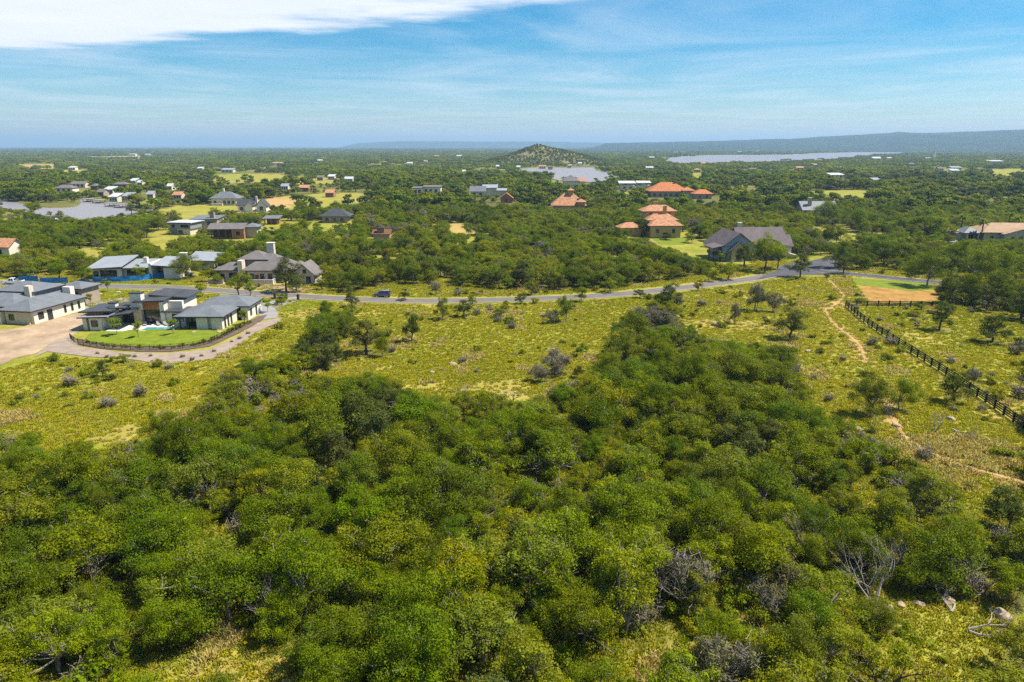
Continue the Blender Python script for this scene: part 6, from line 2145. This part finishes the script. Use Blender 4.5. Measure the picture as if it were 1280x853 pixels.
gme = bpy.data.objects['ground'].data
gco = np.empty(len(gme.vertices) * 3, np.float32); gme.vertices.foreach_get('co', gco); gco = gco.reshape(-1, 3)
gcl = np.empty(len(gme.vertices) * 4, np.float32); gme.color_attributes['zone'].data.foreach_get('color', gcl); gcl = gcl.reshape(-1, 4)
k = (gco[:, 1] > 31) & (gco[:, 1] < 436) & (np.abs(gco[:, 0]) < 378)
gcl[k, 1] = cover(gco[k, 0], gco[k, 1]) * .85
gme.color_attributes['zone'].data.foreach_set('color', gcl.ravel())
order = np.argsort(np.hypot(x, y))
LABELS = {'oak': ('live_oak', 'rounded dark green live oak in the dense thicket', 'live oaks of the dense thicket'),
          'mesquite': ('mesquite_tree', 'feathery yellow green mesquite in the dense thicket', 'mesquites of the dense thicket'),
          'juniper': ('juniper', 'grey green juniper in the dense thicket', 'junipers of the dense thicket'),
          'thicket': ('thorn_thicket', 'grey twiggy thorn bush tree among the dense thicket', 'thorn thickets of the dense woods'),
          'bright': ('hackberry_tree', 'fresh bright green tree standing out of the dense thicket', 'bright trees of the dense thicket')}
PLACES = ['the left meadow', 'the open plot', 'the right hand field', 'the lower trail grass', 'the rocky clearing', 'the lower grass gap', 'the small inner gap']
PLACE_W = [world_poly([(min(max(a, -40), 1320), min(b, 880)) for a, b in p]) for p in CLEAR[:7]]
PD = np.stack([dist_line(x, y, p + [p[0]]) for p in PLACE_W])
ROAD_D = dist_line(x, y, ROAD_W[0][0])
PD = np.concatenate([PD, ROAD_D[None]]); PLACES.append('the pale road')


def where(i):
    k_ = int(np.argmin(PD[:, i])); d_ = PD[k_, i]
    return ('bordering ' if d_ < 6 else 'just in from ' if d_ < 16 else 'in the thicket off ') + PLACES[k_]


LOOK = {'oak': ('dark green live oak', 'rounded'), 'mesquite': ('yellow green mesquite', 'feathery'), 'juniper': ('grey green juniper', 'dense'), 'thicket': ('grey twiggy thorn tree', 'sparse'),
        'bright': ('fresh bright green hackberry', 'leafy')}
cnt = {}
rest = []
for i in order:
    kd = kind[i]
    cnt[kd] = cnt.get(kd, 0) + 1
    lim = {'oak': 230, 'mesquite': 150, 'juniper': 60, 'thicket': 50, 'bright': 30}[kd]
    if cnt[kd] <= lim and math.hypot(x[i], y[i]) < 165:
        nm, lb, gp = LABELS[kd]
        size = 'tall' if hgt[i] > 6.6 else 'middling' if hgt[i] > 4.6 else 'low'
        lb = '%s %s %s %s' % (size, LOOK[kd][1], LOOK[kd][0], where(i))
        put_tree(kd, x[i], y[i], hgt[i], rad[i], nm, lb, 'tree', gp)
    else:
        rest.append(i)
rest = np.array(rest)
print('near forest', len(x), cnt, 'rest', len(rest))
srcs, base = [], {}
for kd in ('oak', 'mesquite', 'juniper', 'thicket', 'bright'):
    base[kd] = (len(srcs), len(KINDS[kd]))
    srcs += [[c, t_] for c, t_, _, _ in KINDS[kd]]
idx = [base[kind[i]][0] + random.randrange(base[kind[i]][1]) for i in rest]
scl = [(rad[i] / KINDS[kind[i]][0][2], rad[i] / KINDS[kind[i]][0][2], hgt[i] / KINDS[kind[i]][0][3]) for i in rest]
scatter_object('woodland', 'dense green woodland of oaks and mesquites beyond the road', 'woodland', srcs, np.stack([x[rest], y[rest], z[rest] - .05], -1), RNG.uniform(0, 6.28, len(rest)), scl, idx)

# ---- middle distance woods (430 to 900 m)
x, y = jitter_grid(430, 950, 6.2, 30)
n = len(x)
u = RNG.uniform(0, 1, n); dens = fbm(x / 60, y / 60, 91, 4)
big = RNG.uniform(0, 1, n) ** 2.2
rad = 2.6 + 5.6 * big; hgt = 4.2 + 7.0 * big
z = height(x, y)
bad = blocked(x, y, rad) | hides(x, y, z, hgt, rad, clear=False) | infield(x, y) | (dens < .45) & (u < .86) | lake_view(x, y, z, hgt)
x, y, z, rad, hgt, u = (a[~bad] for a in (x, y, z, rad, hgt, u))
mk = ['oak_mid', 'mesquite_mid', 'thicket_mid', 'juniper_mid']
srcs, base = [], []
for kd in mk:
    base.append((len(srcs), len(KINDS[kd])))
    srcs += [[c, t_] for c, t_, _, _ in KINDS[kd]]
kk = np.select([u < .50, u < .66, u < .76], [0, 1, 2], 3)
idx = [base[k][0] + random.randrange(base[k][1]) for k in kk]
scl = np.stack([rad / 3.3, rad / 3.3, hgt / 5.6], -1)
print('mid woods', len(x))
scatter_object('distant_woodland', 'green woods spreading round the houses in the middle distance', 'woodland', srcs, np.stack([x, y, z - .05], -1), RNG.uniform(0, 6.28, len(x)), scl, idx)

# ---- far woods
far1 = [[cluster_mesh(500 + s, 12, 15, 1.25, 110, m)] for s, m in enumerate(('leaf_oak', 'leaf_oak', 'leaf_juniper', 'leaf_mesquite', 'leaf_oak', 'leaf_juniper'))]
x, y = jitter_grid(950, 2700, 24, 60)
n = len(x); u = RNG.uniform(0, 1, n); dens = fbm(x / 160, y / 110, 95, 4)
bad = blocked(x, y, np.full(n, 10.0)) | infield(x, y) | (dens < .46) & (u < .88) | hides(x, y, x * 0, np.full(n, 6.5), np.full(n, 15.0), clear=False) | lake_view(x, y, x * 0, np.full(n, 7.0))
bad |= np.hypot((x - HILL[0]) / 175, (y - HILL[1]) / 170) < 1
x, y = x[~bad], y[~bad]
s = RNG.uniform(.75, 1.15, len(x))
print('far clumps', len(x))
scatter_object('far_woodland', 'dark green woods stretching over the far plain', 'woodland', far1, np.stack([x, y, height(x, y)], -1), RNG.uniform(0, 6.28, len(x)), np.stack([s, s, s], -1), RNG.integers(0, 6, len(x)))

far2 = [[cluster_mesh(600 + s, 46, 62, 4.6, 30, m, (5, 10), (5, 10), .7)] for s, m in enumerate(('leaf_oak', 'leaf_juniper', 'leaf_oak', 'leaf_juniper'))]
yy = 2700.0; XS, YS, SS = [], [], []
while yy < 9500:
    st = 95 * (yy / 2700) ** .75
    xx = np.arange(-.85 * yy - 100, .85 * yy + 100, st)
    XS.append(xx + RNG.uniform(-.5, .5, len(xx)) * st); YS.append(yy + RNG.uniform(-.5, .5, len(xx)) * st); SS.append(np.full(len(xx), (yy / 2700) ** .7))
    yy += st
x, y, s = np.concatenate(XS), np.concatenate(YS), np.concatenate(SS)
n = len(x); u = RNG.uniform(0, 1, n); dens = fbm(x / 500, y / 260, 99, 4)
bad = infield(x, y) | (dens < .45) & (u < .88) | lake_view(x, y, x * 0, np.full(n, 9.0))
for p in LAKES_W.values():
    bad |= inpoly(x, y, p)
bad |= (y > 5000) & (x > .1 * y)
x, y, s = x[~bad], y[~bad], s[~bad]
print('horizon clumps', len(x))
scatter_object('horizon_woodland', 'hazy dark woods along the flat horizon', 'woodland', far2, np.stack([x, y, x * 0 - .5], -1), RNG.uniform(0, 6.28, len(x)), np.stack([s, s, s * .8], -1), RNG.integers(0, 4, len(x)))

# woods on the round hill
g = np.arange(-185, 186, 7.0)
X, Y = np.meshgrid(HILL[0] + g, HILL[1] + g)
x = X.ravel() + RNG.uniform(-3.5, 3.5, X.size); y = Y.ravel() + RNG.uniform(-3.5, 3.5, X.size)
k = (np.hypot((x - HILL[0]) / 170, (y - HILL[1]) / 165) < 1) & (fbm(x / 25, y / 25, 14, 3) > .33)
x, y = x[k], y[k]
srcs = [[c, t_] for kd in ('oak_mid', 'juniper_mid') for c, t_, _, _ in KINDS[kd]]
s = RNG.uniform(.7, 1.15, len(x))
scatter_object('hill_woodland', 'dark trees covering the round hill', 'woodland', srcs, np.stack([x, y, hill_h(x, y) - .3], -1), RNG.uniform(0, 6.28, len(x)), np.stack([s, s, s * .8], -1), RNG.integers(0, len(srcs), len(x)))

# ---- bushes in the open grass
x, y = jitter_grid(40, 230, 3.6, 4)
n = len(x); z = height(x, y)
px, py = proj(x, y, z)
k = anypoly(px, py, CLEAR) & ~blocked(x, y, np.full(n, 1.0)) & (dist_line(x, y, TRAIL_W) > 1.6) & (dist_line(x, y, TRAIL2_W) > 2.0) & (dist_line(x, y, FENCE_W) > 1.0)
k &= (px > -20) & (px < 1300) & (py < 870)
bn = fbm(x / 13, y / 13, 105, 3); u = RNG.uniform(0, 1, n)
k &= (u < np.clip((bn - np.where(x > 32, .38, .45)) * 3.0, 0.03, .8))
x, y, u = x[k], y[k], u[k]
order = np.argsort(np.hypot(x, y))
bpx, bpy_ = proj(x, y, height(x, y))
BIN = [inpoly(bpx, bpy_, p) for p in CLEAR]
BNAME = PLACES[:7] + ['the road verge', 'the yards by the modern houses', 'the grass by the turning circle', 'the far yard', 'the villa lawns']
BL = {'bush': ('bush', 'low dark green bush growing in the open grass', 'dark bushes in the open grass'), 'bush_light': ('bush', 'low feathery light green bush in the open grass', 'light bushes in the open grass'),
      'bush_grey': ('brush', 'low grey dry brush in the open grass', 'grey brush in the open grass')}
bc = 0
BX, BY, BI, BS = [], [], [], []
kinds_b = ['bush', 'bush_light', 'bush_light', 'bush_grey']
bb = {}
srcs = []
for kd in ('bush', 'bush_light', 'bush_grey'):
    bb[kd] = (len(srcs), len(KINDS[kd])); srcs += [[c, t_] for c, t_, _, _ in KINDS[kd]]
for i in order:
    kd = random.choice(kinds_b)
    s = random.choice([.35, .45, .55, .7, .9, 1.3]) * random.uniform(.8, 1.2)
    if bc < 240:
        nm, lb, gp = BL[kd]
        pl = next((BNAME[q] for q in range(len(BIN)) if BIN[q][i]), 'the open grass')
        lb = '%s %s in %s' % ('big' if s > .9 else 'knee high' if s > .5 else 'tiny', {'bush': 'dark green rounded bush', 'bush_light': 'feathery light green bush', 'bush_grey': 'grey dry brush'}[kd], pl)
        put_tree(kd, x[i], y[i], s * random.uniform(.9, 1.3), s, nm, lb, 'bush', gp)
        bc += 1
    else:
        BX.append(x[i]); BY.append(y[i]); BI.append(bb[kd][0] + random.randrange(bb[kd][1])); BS.append(s)
print('bushes', len(x))
if BX:
    BX, BY, BS = np.array(BX), np.array(BY), np.array(BS)
    scatter_object('brush_cover', 'many small bushes dotting the far grass by the road', 'brush', srcs, np.stack([BX, BY, height(BX, BY)], -1), RNG.uniform(0, 6.28, len(BX)), np.stack([BS, BS, BS], -1), BI)

# ---- understory below the trees near the camera
x, y = jitter_grid(38, 190, 2.3, 4)
n = len(x); z = height(x, y); px, py = proj(x, y, z)
k = ~anypoly(px, py, CLEAR) & ~blocked(x, y, np.full(n, 1.0)) & (RNG.uniform(0, 1, n) < .75)
k &= ~hides(x, y, z, np.full(n, 1.6), np.full(n, 1.2))
x, y = x[k], y[k]
s = RNG.uniform(.7, 1.7, len(x))
scatter_object('understory', 'low bushes filling the ground under the thicket', 'undergrowth', srcs, np.stack([x, y, height(x, y)], -1), RNG.uniform(0, 6.28, len(x)), np.stack([s, s, s * 1.1], -1), RNG.integers(0, len(srcs), len(x)))

# ---- grass
tufts = [[grass_mesh(700 + s, 36, .25, .36, 'grass_blades', .022)] for s in range(4)] + [[grass_mesh(710 + s, 30, .45, .36, 'grass_straw', .024)] for s in range(2)]
x, y = jitter_grid(38, 250, .60, 3)
n = len(x); z = height(x, y); px, py = proj(x, y, z)
k = ((cover(x, y) < .97) | (y < 82)) & (px > -15) & (px < 1295) & (py < 866) & ~blocked(x, y, np.full(n, -1.0))
k &= (dist_line(x, y, TRAIL_W) > .42) & (dist_line(x, y, TRAIL2_W) > .55) & (dist_line(x, y, FENCE_W) > .6)
bare = fbm(x / 11, y / 11, 31, 4)
k &= ~((bare > .68) & (y > 85) & (RNG.uniform(0, 1, n) < .6))
k &= (np.hypot(x, y) < 130) | (RNG.uniform(0, 1, n) < .7)
k &= (cover(x, y) < .4) | (y < 82) | (RNG.uniform(0, 1, n) < .45)
x, y, px, py = x[k], y[k], px[k], py[k]
st = fbm(x / 8, y / 8, 111, 3)
straw = (st > .70) | ((px > 1120) & (py > 545) & (py < 615) & (st > .45))
idx = np.where(straw, 4 + RNG.integers(0, 2, len(x)), RNG.integers(0, 4, len(x)))
s = RNG.uniform(.7, 1.5, len(x))
print('tufts', len(x))
scatter_object('wild_grass', 'tufted yellow green wild grass covering the open ground', 'grass', tufts, np.stack([x, y, height(x, y)], -1), RNG.uniform(0, 6.28, len(x)), np.stack([s, s, s * RNG.uniform(.7, 1.2, len(x))], -1), idx)

# ------------------------------------------------------------------ air
def haze():
    m, n, l, out = mat_new('haze')
    v = N(n, 'ShaderNodeVolumePrincipled')
    v.inputs['Color'].default_value = (0.47, 0.72, 1.0, 1)
    v.inputs['Density'].default_value = 0.0001
    v.inputs['Anisotropy'].default_value = 0.1
    l.new(v.outputs[0], out.inputs['Volume'])
    o = MB().box(-30000, 30000, -3000, 31000, -12, 340).build('haze', 'haze')
    tag(o, 'thin blue summer haze over the whole landscape', 'haze', None, 'stuff')


haze()
print('objects', len(sc.objects))
